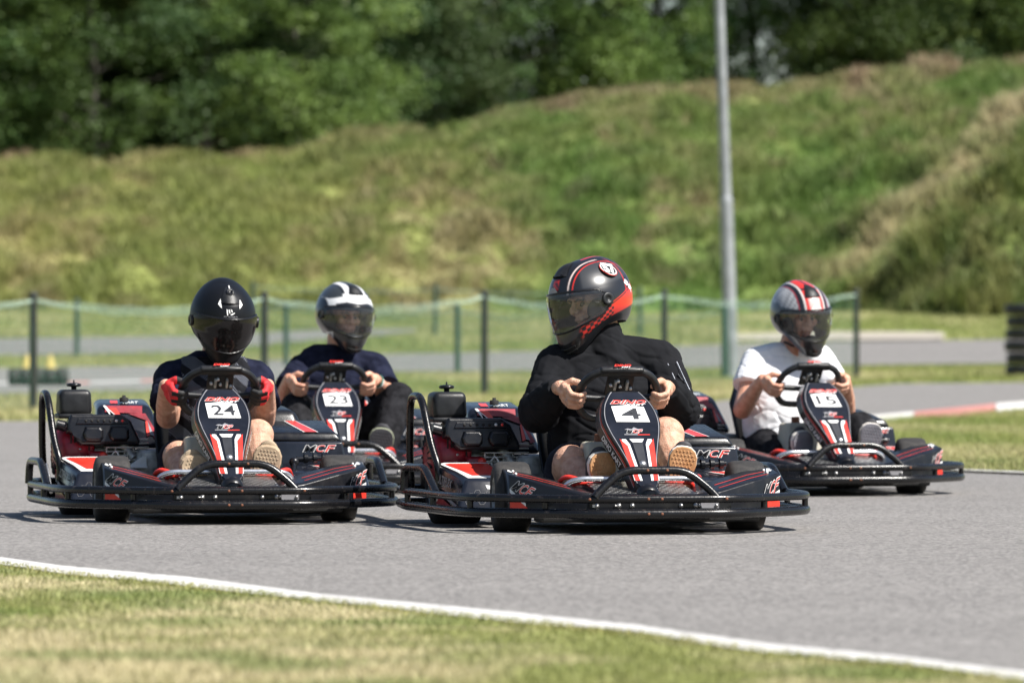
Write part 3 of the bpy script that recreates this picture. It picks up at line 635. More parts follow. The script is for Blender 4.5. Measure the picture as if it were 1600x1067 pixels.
    # front wings
    for s in (-1, 1):
        X = lambda a: s*(a if a < .5 else (.548 if s < 0 else .575))+XC*(1-min(1, a/.55))
        S = [(.60, -.215, .262-.028, -.065, .262), (.45, -.30, .208, -.10, .245), (.30, -.385, .170, -.17, .205), (.165, -.44, .150, -.22, .172)]
        V = []; Fc = []
        for a, yf, zf, yb, zb in S:
            x = X(a); V += [(x, yf-.006, .085), (x, yf, zf), (x, yf+.018, zf+.008), (x, yb, zb), (x, yb+.012, zb-.015), (x, yb+.012, .085)]
        bm = bmesh.new(); q = [bm.verts.new(p) for p in V]
        for i in range(3):
            for j in range(5): bm.faces.new([q[i*6+j], q[i*6+j+1], q[i*6+6+j+1], q[i*6+6+j]])
        bm.faces.new([q[j] for j in range(6)]); bm.faces.new([q[18+j] for j in range(5, -1, -1)])
        bmesh.ops.bevel(bm, geom=[e for e in bm.edges if e.calc_length() > .02], offset=.005, segments=2, affect='EDGES', profile=.5)
        mb = MB(); mb._bm(bm, M['black'], True); wg = mb.build('front_wing', k)
        def face(i, j):                                             # front face between sections i (outer) and j
            a, b = S[i], S[j]; A = (X(a[0]), a[1]-.006, .085); B = (X(b[0]), b[1]-.006, .085); Ct = (X(b[0]), b[1], b[2]); D = (X(a[0]), a[1], a[2])
            return Quad(A, B, Ct, D) if s < 0 else Quad(B, A, D, Ct)
        q0 = face(0, 1); q1 = face(1, 2)
        lt = MB()
        if s < 0:
            lq = Quad(q0.at(.08, .69), q0.at(.76, .44), q0.at(.99, .80), q0.at(.28, .94)); mcf(lt, lq, e=.003)
            put_poly(lt, q0, [(.03, .56), (.62, .18), (.62, .30), (.03, .67)], M['white'], .002)
            put_poly(lt, q0, [(.03, .12), (.85, .12), (.70, .16), (.03, .54)], M['red'], .002)
        else:
            lq = Quad(q0.at(.34, .40), q0.at(.93, .56), q0.at(1.0, .95), q0.at(.42, .78)); mcf(lt, lq, e=.003)
            put_poly(lt, q0, [(.62, .38), (.985, .52), (.985, .60), (.62, .46)], M['white'], .002)
            put_poly(lt, q0, [(.72, .36), (.985, .46), (.985, .50), (.66, .37)], M['red'], .002)
            put_poly(lt, q0, [(.52, .10), (.985, .10), (.985, .34), (.52, .34)], M['red'], .002)
        lt.build('lettering', wg)
        # grooves with red lines on the top
        gr = MB()
        def top(i, u, v, e=0.0):
            a, b = S[i], S[i+1]; A = Vector((X(a[0]), a[1]+.018, a[2]+.008)); B = Vector((X(b[0]), b[1]+.018, b[2]+.008)); Ct = Vector((X(b[0]), b[3], b[4])); D = Vector((X(a[0]), a[3], a[4]))
            qd = Quad(A, B, Ct, D) if s < 0 else Quad(B, A, D, Ct); uu = u if s < 0 else 1-u
            return qd.at(uu, v, e)
        for v0 in (.22, .58):
            pts = [top(0, .35, v0), top(0, .98, v0), top(1, .5, v0), top(1, .98, v0)]
            n = Vector((0, -.3, .95)); d = .5
            vv = []; 
            for p in [top(0, .35+.62*t, v0, .0) for t in (0, .5, 1)]+[top(1, .33*t, v0, .0) for t in (.1, 1, 2, 2.9)]: vv.append(p)
            for off, w_, m_ in ((0, .010, 'dark'), (-.012, .006, 'red')):
                ring = []
                for p in vv: ring += [p+Vector((0, off-w_/2, .0022+(off-w_/2)*.2)), p+Vector((0, off+w_/2, .0022+(off+w_/2)*.2))]
                gr.add(ring, [[2*i, 2*i+2, 2*i+3, 2*i+1] if s < 0 else [2*i+1, 2*i+3, 2*i+2, 2*i] for i in range(len(vv)-1)], M[m_], False)
            gr.ball(vv[0]+Vector((0, 0, .004)), .006, M['white'], 8, 6)
        gr.build('groove', wg)
        sm = MB(); put_poly(sm, Quad(top(0, .08, .35), top(0, .30, .35), top(0, .30, .8), top(0, .08, .8)) if s < 0 else Quad(top(0, .30, .35), top(0, .08, .35), top(0, .08, .8), top(0, .30, .8)), [(0, .2), (.6, 0), (1, .35), (.7, .5), (.95, .8), (.5, 1), (.3, .6)], M['white'], .003)
        sm.build('emblem', wg)
        bb = MB(); bolt(bb, q1.at(.45 if s < 0 else .55, .55, .001), q1.n, .009); bb.build('bolt', wg)
    # hexagon mesh floor behind the front bar
    mb = MB(); mb.hexa([(XC-.2, -.50, .10), (XC+.2, -.50, .10), (XC+.2, -.16, .14), (XC-.2, -.16, .14), (XC-.2, -.50, .164), (XC+.2, -.50, .164), (XC+.2, -.16, .215), (XC-.2, -.16, .215)], M['black'], .006); nf = mb.build('nose_floor', k)
    hx = MB(); q = Quad((XC-.2, -.50, .164), (XC+.2, -.50, .164), (XC+.2, -.16, .215), (XC-.2, -.16, .215)); hr = .0155
    for j in range(11):
        for i in range(13):
            cx = .012+i*.0305+(j % 2)*.01525; cy = .02+j*.0268
            if cx > .39 or abs(cx-.2) < .055-.01*0: continue
            for a in range(6):
                a0, a1 = R(60*a+30), R(60*a+90); pp = []
                for rr in (hr*.80, hr*1.0):
                    for aa in (a0, a1): pp.append(q.at((cx+rr*math.cos(aa))/.4, (cy+rr*math.sin(aa))/.34, .002))
                hx.add([pp[0], pp[2], pp[3], pp[1]], [[0, 1, 2, 3]], M['alu'], False)
    o = hx.build('hexagon_print', nf); o['kind'] = 'stuff'
    # nose cone
    o_, v_, n_ = CV['o'], CV['v'], CN
    poly = CONE+[(-x, y) for x, y in CONE[-2:0:-1]]
    mb = MB(); mb.prism(poly[::-1], o_, (1, 0, 0), v_, n_, .075, M['black'], .010, 3, scale2=1.10, shift2=(0, .012))
    cone = mb.build('nose_cone', k)
    C2 = lambda x, y, e=.0: o_+Vector((x, 0, 0))+v_*y+n_*e
    mb = MB(); ins = [(x*.90, -.012+(y)*.965) for x, y in poly]; mb.add([C2(x, y, .0025) for x, y in ins], [list(range(len(ins)))[::-1]], M['navy'], False)
    mb.build('face_sticker', cone)
    mb = MB(); mb.tube(rounded([C2(x*.93, -.008+y*.975, .0015) for x, y in CONE[1:12]], .02, 2), .0022, M['grey'], seg=5); mb.tube(rounded([C2(-x*.93, -.008+y*.975, .0015) for x, y in CONE[1:12]], .02, 2), .0022, M['grey'], seg=5); mb.build('edge_line', cone)
    dm = MB(); dino(dm, Quad(C2(-.070, -.090), C2(.076, -.090), C2(.076, -.058), C2(-.070, -.058)), e=.004); dm.build('lettering', cone)
    npq = Quad(C2(-.066, -.185, .0035), C2(.073, -.187, .0035), C2(.062, -.098, .0035), C2(-.072, -.094, .0035))
    mb = MB(); mb.hexa([npq.at(0, 0, 0), npq.at(1, 0, 0), npq.at(1, 1, 0), npq.at(0, 1, 0), npq.at(0, 0, .002), npq.at(1, 0, .002), npq.at(1, 1, .002), npq.at(0, 1, .002)], M['white']); mb.add([npq.at(.0, 1, .001), npq.at(1, 1, .001), npq.at(.48, 1.10, .002)], [[0, 1, 2]], M['white'], False)
    npl = mb.build('number_plate', cone)
    lm = MB(); ql = Quad(C2(-.046, -.255, .003), C2(.046, -.255, .003), C2(.046, -.222, .003), C2(-.046, -.222, .003))
    put_poly(lm, ql, [(.05, .75), (.2, .95), (.38, .82), (.5, 1.15), (.68, .85), (.9, .9), (.8, .7), (.45, .62)], M['grey'], .0015)
    mcf(lm, ql.sub(.12, .12, .86, .68), e=.002); put_poly(lm, ql, [(0, -.18), (.6, -.18), (.6, -.02), (0, -.02)], M['grey'], .001); put_poly(lm, ql, [(.6, -.2), (1.15, -.2), (1.15, -.08), (.6, -.08)], M['red'], .001); lm.build('small_logo', cone)
    st = MB()
    for s in (-1, 1):
        def pp(pts, m_, e): 
            vv = [C2(s*x, y, e) for x, y in pts]; st.add(vv if s > 0 else vv[::-1], [list(range(len(vv)))], M[m_], False)
        pp([(.062, -.285), (.051, -.525), (.018, -.525), (.023, -.45), (.033, -.315), (.045, -.285)][::-1], 'white', .0032)
        pp([(.070, -.283), (.0475, -.525), (.028, -.525), (.034, -.46), (.043, -.325)][::-1], 'red', .0042)
    st.add([C2(x, y, .0032) for x, y in ((-.030, -.283), (-.020, -.302), (.020, -.302), (.030, -.283))], [[0, 1, 2, 3]], M['white'], False)
    st.add([C2(x, y, .005) for x, y in ((-.021, -.308), (-.0145, -.455), (.0145, -.455), (.021, -.308))], [[0, 1, 2, 3]], M['ink'], False)
    st.build('stripe', cone)
    bb = MB(); bb.lathe([(.014, 0), (.014, .003), (.008, .007), (0, .008)], C2(.0, -.425, .003), n_, M['steel'], seg=16); bb.build('bolt', cone)
    mb = MB(); mb.ball(C2(0, -.570, -.030), (.050, .050, .044), M['black'], 20, 14); mb.build('nose_tip', cone)
    sd = MB()                                                        # coloured side bands with small lettering
    for s in (-1, 1):
        def sidept(t, d): 
            ys = [p[1] for p in CONE]; y = -.03-.50*t; x = float(np.interp(-y, [-q_ for q_ in ys], [q_[0] for q_ in CONE])); cy = sum(p[1] for p in poly)/len(poly); f_ = 1+.10*d/.075
            return C2(s*x*f_, cy+(y-cy)*f_+.012*d/.075, -d)+Vector((s*.0022, 0, 0))
        for d0, d1, m_ in ((.014, .019, 'red'), (.023, .025, 'red'), (.026, .028, 'white')):
            ring = []
            for i in range(17): ring += [sidept(i/16, d0), sidept(i/16, d1)]
            sd.add(ring, [[2*i, 2*i+2, 2*i+3, 2*i+1] if s < 0 else [2*i+1, 2*i+3, 2*i+2, 2*i] for i in range(16)], M[m_], False)
        a, b, c, d = sidept(.40, .062), sidept(.72, .060), sidept(.72, .036), sidept(.40, .036)
        if s < 0: put_text(sd, Quad(b, a, d, c), 'DINO KART', M['grey'], 0, 0, 1, 1, e=.003, off=.03) if False else put_text(sd, Quad(a, b, c, d), 'DINO KART', M['white'], 0, 0, 1, 1, e=.0035, off=.02)
        else: put_text(sd, Quad(b, a, d, c), 'DINO KART', M['white'], 0, 0, 1, 1, e=.0035, off=.02)
    sd.build('side_print', cone)
    # steering
    mb = MB(); mb.tube(rim_pts(), .0165, M['black_matte'], seg=14, closed=True); c, t, n = WH['c'], WH['t'], WH['n']
    sw = mb.build('steering_wheel', k)
    mb = MB(); mb.box(c+t*.122, (.185, .030, .040), M['black_matte'], .010, Matrix(((1, 0, 0), (0, n.y, t.y), (0, n.z, t.z)))); mb.build('top_pad', sw)
    lm = MB(); tq = Vector((0, .30, .954)); base = c+t*.128+Vector((0, -.012, .016))
    ql = Quad(base+Vector((-.035, -.012, -.006)), base+Vector((.035, -.012, -.006)), base+Vector((.035, .006, .006)), base+Vector((-.035, .006, .006)))
    put_text(lm, ql, 'DINO', M['red'], 0, .35, 1, 1, off=.04, e=.003, shear=.3); put_text(lm, ql, 'KART', M['white'], .4, -.1, .95, .3, off=.02, e=.003, shear=.3); lm.build('lettering', sw)
    mb = MB(); mb.box(c+t*.055+n*.004, (.115, .012, .11), M['black_matte'], .006, Matrix(((1, 0, 0), (0, n.y, t.y), (0, n.z, t.z)))); mb.build('spoke_plate', sw)
    mb = MB(); mb.tube([c+t*-.02+Vector((-.15, 0, 0)), c+t*-.03+Vector((-.03, 0, 0)), c+t*-.03+Vector((.03, 0, 0)), c+t*-.02+Vector((.15, 0, 0))], .014, M['black_matte'], seg=8); mb.build('spoke', sw)
    bk = MB()
    for x in (-.022, .028): bk.box(c+t*.062+n*.016+Vector((x, 0, 0)), (.010, .02, .045), M['alu'], .002, Matrix(((1, 0, 0), (0, n.y, t.y), (0, n.z, t.z))))
    for x, y in ((-.040, .062), (.0, .055), (.045, .045), (-.012, .085)): bk.lathe([(.007, 0), (.007, .012), (.004, .014), (0, .015)], c+t*y+n*.012+Vector((x, 0, 0)), n, M['steel'], seg=8)
    bk.build('column_clamp', sw)
    mb = MB(); mb.tube([c+n*.01, c+n*.40], .012, M['under']); mb.build('steering_column', k)
    # fuel tank, pedals
    mb = MB(); mb.hexa([(XC-.15, -.02, .10), (XC+.10, -.02, .10), (XC+.10, .22, .10), (XC-.15, .22, .10), (XC-.125, .05, .365), (XC+.03, .05, .365), (XC+.03, .20, .365), (XC-.125, .20, .365)], M['tank'], .018, 3); tk = mb.build('fuel_tank', k)
    mb = MB(); mb.lathe([(.022, 0), (.022, .03), (.02, .034), (0, .034)], (XC-.06, .12, .362), (0, 0, 1), M['rust'], seg=14); mb.build('tank_cap', tk)
    mb = MB(); mb.tube(rounded([(XC-.30, -.20, .14), (XC-.285, -.235, .20), (XC-.24, -.26, .222), (XC+.24, -.26, .222), (XC+.285, -.235, .20), (XC+.30, -.20, .14)], .04), .0115, M['silver'], seg=10); mb.build('pedal_crossbar', k)
    for s in (-1, 1):
        mb = MB(); x = XC+s*.19
        mb.tube(rounded([(x-.06, -.15, .10), (x-.06, -.215, .205), (x+.06, -.215, .205), (x+.06, -.15, .10)], .025), .010, M['red'], seg=8); mb.tube(rounded([(x+s*.03, -.24, .215), (x+s*.09, -.20, .235), (x+s*.12, -.10, .17)], .04), .010, M['red'], seg=8); mb.build('pedal', k)
    # seat
    mb = MB(); sx = .015; secs = [(.34, .115, .19, .03), (.50, .10, .21, .06), (.68, .12, .22, .12), (.82, .20, .225, .16), (.90, .34, .22, .12), (.96, .50, .17, .06)]
    V = []; n_s = 11
    for y, z, hw, lip in secs:
        for i in range(n_s):
            u = -1+2*i/(n_s-1); V.append((sx+hw*u, y-.10*(abs(u)**3)*(1 if z > .15 else .2), z+lip*abs(u)**3))
    fs = [[i*n_s+j, i*n_s+j+1, (i+1)*n_s+j+1, (i+1)*n_s+j] for i in range(len(secs)-1) for j in range(n_s-1)]
    me_ = MB().add(V, fs, M['black_matte']).build('seat', k); md = me_.modifiers.new('s', 'SOLIDIFY'); md.thickness = .012
    # engine at the right rear
    en = empty('engine', (-.48, .98, .10), 0, k); E = lambda x, y, z: (x+.48, y-.98, z-.10)
    mb = MB(); mb.box(E(-.42, 1.0, .20), (.20, .22, .22), M['alu'], .015); 
    for i in range(9): mb.box(E(-.33, .86+.0, .20+.018*i), (.19, .09, .006), M['alu'])
    for i in range(5): mb.tube([E(-.42+.04*i, .83, .13), E(-.42+.04*i, .83, .31)], .006, M['alu'], seg=6)
    mb.build('engine_block', en)
    mb = MB(); mb.lathe([(0, -.06), (.06, -.065), (.115, -.05), (.135, -.02), (.138, .07), (.12, .085)], E(-.58, .98, .285), (1, 0, 0), M['dred'], seg=32); mb.box(E(-.52, .875, .30), (.10, .04, .15), M['dred'], .012); mb.box(E(-.46, .85, .262), (.075, .05, .06), M['dred'], .014); rc = mb.build('recoil_cover', en)
    mb = MB()
    for i in range(6): mb.box(E(-.575+.016*i, .853, .33), (.007, .004, .075), M['dark'])
    for i in range(6): mb.box(E(-.575+.016*i, .853, .225), (.007, .004, .085), M['dark'])
    for i in range(16):
        a = i*math.pi/8; mb.tube([E(-.642, .98+.05*math.cos(a), .285+.05*math.sin(a)), E(-.638, .98+.10*math.cos(a), .285+.10*math.sin(a))], .006, M['dark'], seg=5)
    bolt(mb, E(-.535, .852, .30), (0, -1, 0), .008); mb.lathe([(.018, 0), (.018, .012), (.0, .014)], E(-.435, .826, .27), (0, -1, 0), M['red'], seg=14); mb.lathe([(.014, 0), (.014, .006), (.006, .007), (.006, .002)], E(-.402, .826, .258), (0, -1, 0), M['white'], seg=12)
    o = mb.build('vent_slots', en); o['kind'] = 'stuff'
    mb = MB(); mb.tube(rounded([E(-.40, .82, .27), E(-.38, .80, .30), E(-.35, .80, .22), E(-.30, .82, .20)], .03), .004, M['white'], seg=6); mb.build('breather_hose', en); mb = MB(); mb.tube([E(-.60, .86, .405), E(-.50, .86, .405)], .012, M['alu'], seg=10); mb.build('throttle_rod', en); mb = MB(); mb.tube([E(-.64, .86, .41), E(-.60, .86, .40)], .024, M['black'], seg=10); mb.build('pipe', en)
    mb = MB(); mb.box(E(-.545, 1.02, .505), (.150, .17, .115), M['black_matte'], .024, seg=4, taper=(.93, .93)); mb.box(E(-.545, 1.02, .445), (.158, .178, .022), M['black_matte'], .008); ab = mb.build('air_filter_box', en)
    mb = MB(); mb.lathe([(.012, 0), (.012, .012), (.03, .014), (.034, .02), (.03, .027), (.012, .03), (.004, .03), (.003, .042), (0, .043)], E(-.545, 1.02, .562), (0, 0, 1), M['black'], seg=10); mb.build('wing_nut', en)
    mb = MB(); mb.hexa([E(-.30, .80, .15), E(-.14, .80, .15), E(-.14, .98, .15), E(-.30, .98, .15), E(-.29, .80, .30), E(-.15, .80, .30), E(-.15, .98, .30), E(-.29, .98, .30)], M['alu'], .02); mb.hexa([E(-.33, .77, .225), E(-.25, .77, .225), E(-.25, .80, .225), E(-.33, .80, .225), E(-.262, .77, .27), E(-.25, .77, .27), E(-.25, .80, .27), E(-.262, .80, .27)], M['white']); mb.box(E(-.29, .765, .222), (.085, .02, .008), M['white']); mb.build('clutch_cover', en)
    mb = MB(); mb.tube(rounded([E(-.36, 1.0, .36), E(-.36, .86, .34), E(-.30, .82, .26)], .04), .02, M['alu'], seg=12); mb.build('exhaust', en)
    # heat shield with two bulges
    sh = [(-.165, .035), (-.150, .072), (.075, .072), (.115, .045), (.155, -.045), (.150, -.062), (-.105, -.062), (-.125, -.045), (-.130, -.015), (-.165, -.005)]
    so_ = Vector((-.43, .80, .385)); sv = Vector((0, .17, .985)); sn = Vector((0, -.985, .17))
    mb = MB(); mb.prism(sh[::-1], so_, (1, 0, 0), sv, sn, .16, M['black'], .012, 3); hs = mb.build('heat_shield', k)
    S2 = lambda x, y, e=0: so_+Vector((x, 0, 0))+sv*y+sn*e
    for cx in (-.052, .062):
        mb = MB(); oc = [(-.047, .0), (-.035, .030), (.030, .030), (.042, .018), (.042, -.018), (.030, -.032), (-.030, -.032), (-.042, -.02)]
        mb.prism([(x*.88, y*.88) for x, y in oc][::-1], S2(cx, -.018, .018), (1, 0, 0), sv, sn, .019, M['black'], .006, 2, scale2=1.2); mb.build('bulge', hs)
    mb = MB(); mb.prism([(-.125, .0), (-.112, .026), (.092, .026), (.108, .0)][::-1], S2(-.005, .026, .006), (1, 0, 0), sv, sn, .007, M['black'], .003, 2); mb.build('raised_panel', hs)
    for i in range(7):
        mb = MB(); mb.lathe([(.0065, 0), (.0065, .001), (0, .0011)], S2(-.085+.027*i, .040, .0065), sn, M['red'] if i == 6 else M['dark'] if i < 5 else M['white'], seg=10)
        mb.build('shield_hole', hs)
    # rear body cover, right
    def cover(x0, x1, y0, y1, z0, z1, parent, name):
        mb = MB(); w_ = x1-x0
        mb.hexa([(x0, y0-.10, z0), (x1, y0-.10, z0), (x1+.02, y1, z0), (x0, y1, z0), (x0+.02, y0+.06, z1-.03), (x1-.05, y0+.06, z1-.03), (x1-.04, y1, z1), (x0+.03, y1, z1)], M['navy'], .028, 4)
        return mb.build(name, parent), Quad((x0+.006, y0-.10, z0), (x1-.004, y0-.10, z0), (x1-.052, y0+.055, z1-.03), (x0+.022, y0+.055, z1-.03)), Quad((x0+.02, y0+.06, z1-.03), (x1-.05, y0+.06, z1-.03), (x1-.04, y1, z1), (x0+.03, y1, z1))
    cv, q1, q2 = cover(-.45, -.14, 1.06, 1.36, .30, .52, k, 'rear_cover')
    pr = MB()
    put_poly(pr, q1, [(.14, .99), (.13, .84), (.80, .80), (.84, .98)], M['dred'], .003)
    put_poly(pr, q1, [(.10, .985), (.24, .72), (.20, .88), (.36, .70), (.30, .80), (.14, .99)], M['white'], .0045); put_poly(pr, q1, [(.18, .93), (.34, .74), (.42, .74), (.34, .93)], M['red'], .005)
    put_poly(pr, q1, [(.55, .80), (.84, .64), (.80, .80)], M['dred'], .0035)
    put_poly(pr, q1, [(.80, .80), (.86, .80), (.97, .25), (.88, .22), (.86, .5)], M['dred'], .004)
    put_poly(pr, q1, [(.82, .62), (.85, .62), (.83, .30), (.77, .26)], M['red'], .005); put_poly(pr, q1, [(.855, .62), (.895, .28), (.835, .30)], M['grey'], .005)
    put_text(pr, q2, 'KART', M['white'], .50, .2, .80, .5, off=.02, e=.003, shear=.3); put_poly(pr, q2, [(.26, .2), (.4, .2), (.42, .6), (.28, .6)], M['red'], .003)
    pr.build('cover_print', cv); mb = MB(); mb.lathe([(.02, -.01), (.02, .008), (.008, .012), (.008, .02), (0, .02)], (-.30, 1.2, .515), (0, 0, 1), M['dark'], seg=10); mb.build('cover_knob', cv)
    # side pod, right
    mb = MB(); pod8 = [(-.655, .80, .075), (-.640, .37, .075), (-.42, .37, .075), (-.42, .80, .075), (-.640, .80, .268), (-.590, .42, .206), (-.42, .42, .206), (-.42, .80, .268)]
    mb.hexa(pod8, M['navy'], .014, 3); pd = mb.build('side_pod', k)
    tp = Quad(pod8[5], pod8[6], pod8[7], pod8[4]); fr = Quad(pod8[1], pod8[2], pod8[6], pod8[5]); sdq = Quad(pod8[0], pod8[1], pod8[5], pod8[4])
    pm = MB(); put_poly(pm, tp, [(.10, .06), (.98, .06), (.98, .97), (.16, .97), (.02, .90), (.10, .45)], M['white'], .002); put_poly(pm, tp, [(.30, .20), (.98, .20), (.98, .90), (.22, .90), (.10, .86), (.22, .5)], M['red'], .0035)
    put_poly(pm, fr, [(.5, .82), (.8, .78), (.98, .86), (.98, .66), (.55, .70)], M['white'], .002)
    put_text(pm, sdq, 'MULTIFLEX', M['grey'], .06, .60, .62, .80, off=.03, e=.0025)
    put_poly(pm, sdq, [(.02, .44), (.95, .12), (.95, .20), (.02, .52)], M['grey'], .002); put_poly(pm, sdq, [(.06, .08), (.90, .06), (.06, .40)], M['dred'], .002)
    for i in range(4):
        for j in range(2):
            for a in range(6):
                a0, a1 = R(60*a), R(60*a+60); cx, cy = .20+i*.135, .30+j*.19+(i % 2)*.095; pp = []
                for rr in (.88, 1): 
                    for aa in (a0, a1): pp.append(fr.at(cx+.075*rr*math.cos(aa), cy+.10*rr*math.sin(aa), .002))
                pm.add([pp[0], pp[2], pp[3], pp[1]], [[0, 1, 2, 3]], M['dgrey'], False)
    pm.build('pod_print', pd)
    # tank side, left: stepped cover
    def hx8(x0, x1, yf, yb, z0, zf, zb, m_, bev, name, par, dx=.03, fy=.0):
        mb = MB(); p8 = [(x0, yf-fy, z0), (x1, yf-fy, z0), (x1, yb, z0), (x0, yb, z0), (x0, yf, zf), (x1-dx, yf, zf), (x1-dx, yb, zb), (x0, yb, zb)]; mb.hexa(p8, m_, bev, 3); return mb.build(name, par), Quad(p8[0], p8[1], p8[5], p8[4]), Quad(p8[4], p8[5], p8[6], p8[7])
    rcv, qa, qb = hx8(.20, .50, .95, 1.25, .30, .47, .49, M['black'], .03, 'tank_cover', k, .06, .06)
    pm = MB(); put_poly(pm, qa, [(.28, .30), (.46, .30), (.30, .97), (.20, .97)], M['white'], .002); put_poly(pm, qa, [(.30, .28), (.44, .28), (.28, .97), (.22, .97)], M['red'], .003); pm.build('stripe', rcv)
    sl_, qa, qb = hx8(.27, .60, .60, .96, .335, .375, .425, M['black'], .014, 'pod_top', k, .03, .015)
    pm = MB(); put_poly(pm, qb, [(.52, .0), (.74, .0), (.56, .9), (.38, .9)], M['white'], .002); put_poly(pm, qb, [(.54, .0), (.72, .0), (.545, .9), (.40, .9)], M['red'], .003); pm.build('stripe', sl_)
    lp_, qa, qb = hx8(.27, .62, .50, .95, .09, .335, .338, M['navy'], .010, 'pod_body', k, .035, .015)
    pm = MB(); mcf(pm, qa.sub(.43, .82, .89, .94), e=.003); put_poly(pm, qa, [(.62, .42), (.95, .42), (.80, .60)], M['white'], .002); put_poly(pm, qa, [(.65, .44), (.92, .44), (.80, .575)], M['red'], .003); pm.build('lettering', lp_)
    lo, qa, qb = hx8(.27, .60, .22, .42, .08, .205, .245, M['navy'], .010, 'pod_nose', k, .03, .015)
    pm = MB(); put_poly(pm, qb, [(.45, .75), (.98, .75), (.98, .1)], M['white'], .002); put_poly(pm, qb, [(.52, .70), (.95, .70), (.95, .2)], M['red'], .003); pm.build('stripe', lo)
    mb = MB(); mb.tube([(.36, .36, .262), (.50, .36, .268)], .013, M['black'], seg=10)
    for x in (.40, .44, .48): mb.lathe([(.022, -.008), (.022, .008)], (x, .36, .266), (1, 0, 0), M['black'], seg=10)
    mb.ball((.345, .34, .25), .022, M['black']); mb.tube(rounded([(.345, .34, .25), (.33, .25, .20), (.30, .10, .16)], .04), .009, M['black'], seg=8); mb.tube([(.34, .33, .215), (.31, .33, .18)], .012, M['steel'], seg=8); mb.build('hose_fitting', k)
    for i, c_ in enumerate(('red', 'kred', 'net', 'white', 'net')):
        mb = MB(); mb.tube(rounded([(.25+.014*i, .52, .20), (.25+.014*i, .49, .275), (.26+.014*i, .53, .31)], .02), .0035, M[c_], seg=5); mb.build('wire', k)
    # rear part of the left cover and rear bumper plastics
    mb = MB(); mb.box((0, 1.30, .19), (1.2, .06, .10), M['black'], .02); mb.build('rear_panel', k)
    return k
kart0 = make_kart()
def kart_instance(key, label, first=False):
    k = kart0 if first else copy_tree(kart0)
    loc, th = kpos(key); k.location = loc; k.rotation_euler = (0, 0, th); tag(k, label, 'go-kart', 'go-karts racing on the track')
    for c_ in k.children:
        if c_.name.startswith('wheel') and c_.location.y < .5: c_.rotation_euler = (0, 0, R({'4': -7, '24': -3, '15': -14, '23': -5}[key]))
    o_, v_ = CV['o'], CV['v']; C2 = lambda x, y, e=.0: o_+Vector((x, 0, 0))+v_*y+CN*e
    pl = [c for c in k.children if c.name.startswith('nose_cone')][0]; npl = [c for c in pl.children if c.name.startswith('number_plate')][0]
    mb = MB(); w_ = .027 if len(key) == 1 else .041
    put_text(mb, Quad(C2(-w_-(.006 if len(key) == 1 else .004), -.168, .0052), C2(w_+.012, -.170, .0052), C2(w_+.010, -.110, .0052), C2(-w_-.008, -.108, .0052)), key, M['ink'], 0, 0, 1, 1, off=.02 if len(key) == 1 else .008, e=.002, shear=.0)
    d = mb.build('plate_digits', pl); d.name = 'digits'
    return k
K15 = kart_instance('15', 'black and red go-kart with number 15 plate, farthest to the right')
K23 = kart_instance('23', 'black and red go-kart with number 23 plate, half hidden behind kart 24')
K24 = kart_instance('24', 'black and red go-kart with number 24 plate, farthest to the left')
K4 = kart_instance('4', 'black and red go-kart with number 4 plate, nearest of the four', True)
# ------------------------------------------------------------------ drivers
def frust(a, ra, b, rb, capa=True, capb=True, sq=1.0, sqax=None, n=14):
    """closed tapered limb piece; rounded ends unless capa/capb is False; sq flattens along sqax"""
    a, b = Vector(a), Vector(b); T = (b-a).normalized(); up = Vector(sqax) if sqax else (Vector((0, 0, 1)) if abs(T.z) < .9 else Vector((1, 0, 0)))
    N = (up-T*up.dot(T)).normalized(); B = T.cross(N); rings = []
    if capa:
        for k in range(1, 5): t = math.pi/2*k/5; rings.append((a-T*ra*math.cos(t), ra*math.sin(t)))
    rings.append((a, ra)); rings.append((b, rb))
    if capb:
        for k in range(4, 0, -1): t = math.pi/2*k/5; rings.append((b+T*rb*math.cos(t), rb*math.sin(t)))
    V = []; F_ = []
    for c, r in rings:
        for j in range(n): q = 2*math.pi*j/n; V.append(c+N*(r*sq*math.cos(q))+B*(r*math.sin(q)))
    m = len(rings)
    for i in range(m-1):
        for j in range(n): F_.append([i*n+j, i*n+(j+1) % n, (i+1)*n+(j+1) % n, (i+1)*n+j])
    F_.append(list(range(n))[::-1]); F_.append([(m-1)*n+j for j in range(n)])
    return V, F_
def loft(rings, n=24, ex=2.3):
    """rings: (centre, rx, ry, optional tilt) stacked; closed"""
    V = []; F_ = []
    for c, rx, ry in rings:
        for j in range(n):
            q = 2*math.pi*j/n; cc, ss = math.cos(q), math.sin(q); p = 2/ex
            V.append(Vector(c)+Vector((rx*math.copysign(abs(cc)**p, cc), ry*math.copysign(abs(ss)**p, ss), 0)))
    m = len(rings)
    for i in range(m-1):
        for j in range(n): F_.append([i*n+j, i*n+(j+1) % n, (i+1)*n+(j+1) % n, (i+1)*n+j])
    F_.append(list(range(n))[::-1]); F_.append([(m-1)*n+j for j in range(n)])
    return V, F_
def ballp(c, r, Mx=None):
    mb = MB(); mb.ball(c, r, None, 16, 12, Mx); return [Vector(v) for v in mb.v], mb.f
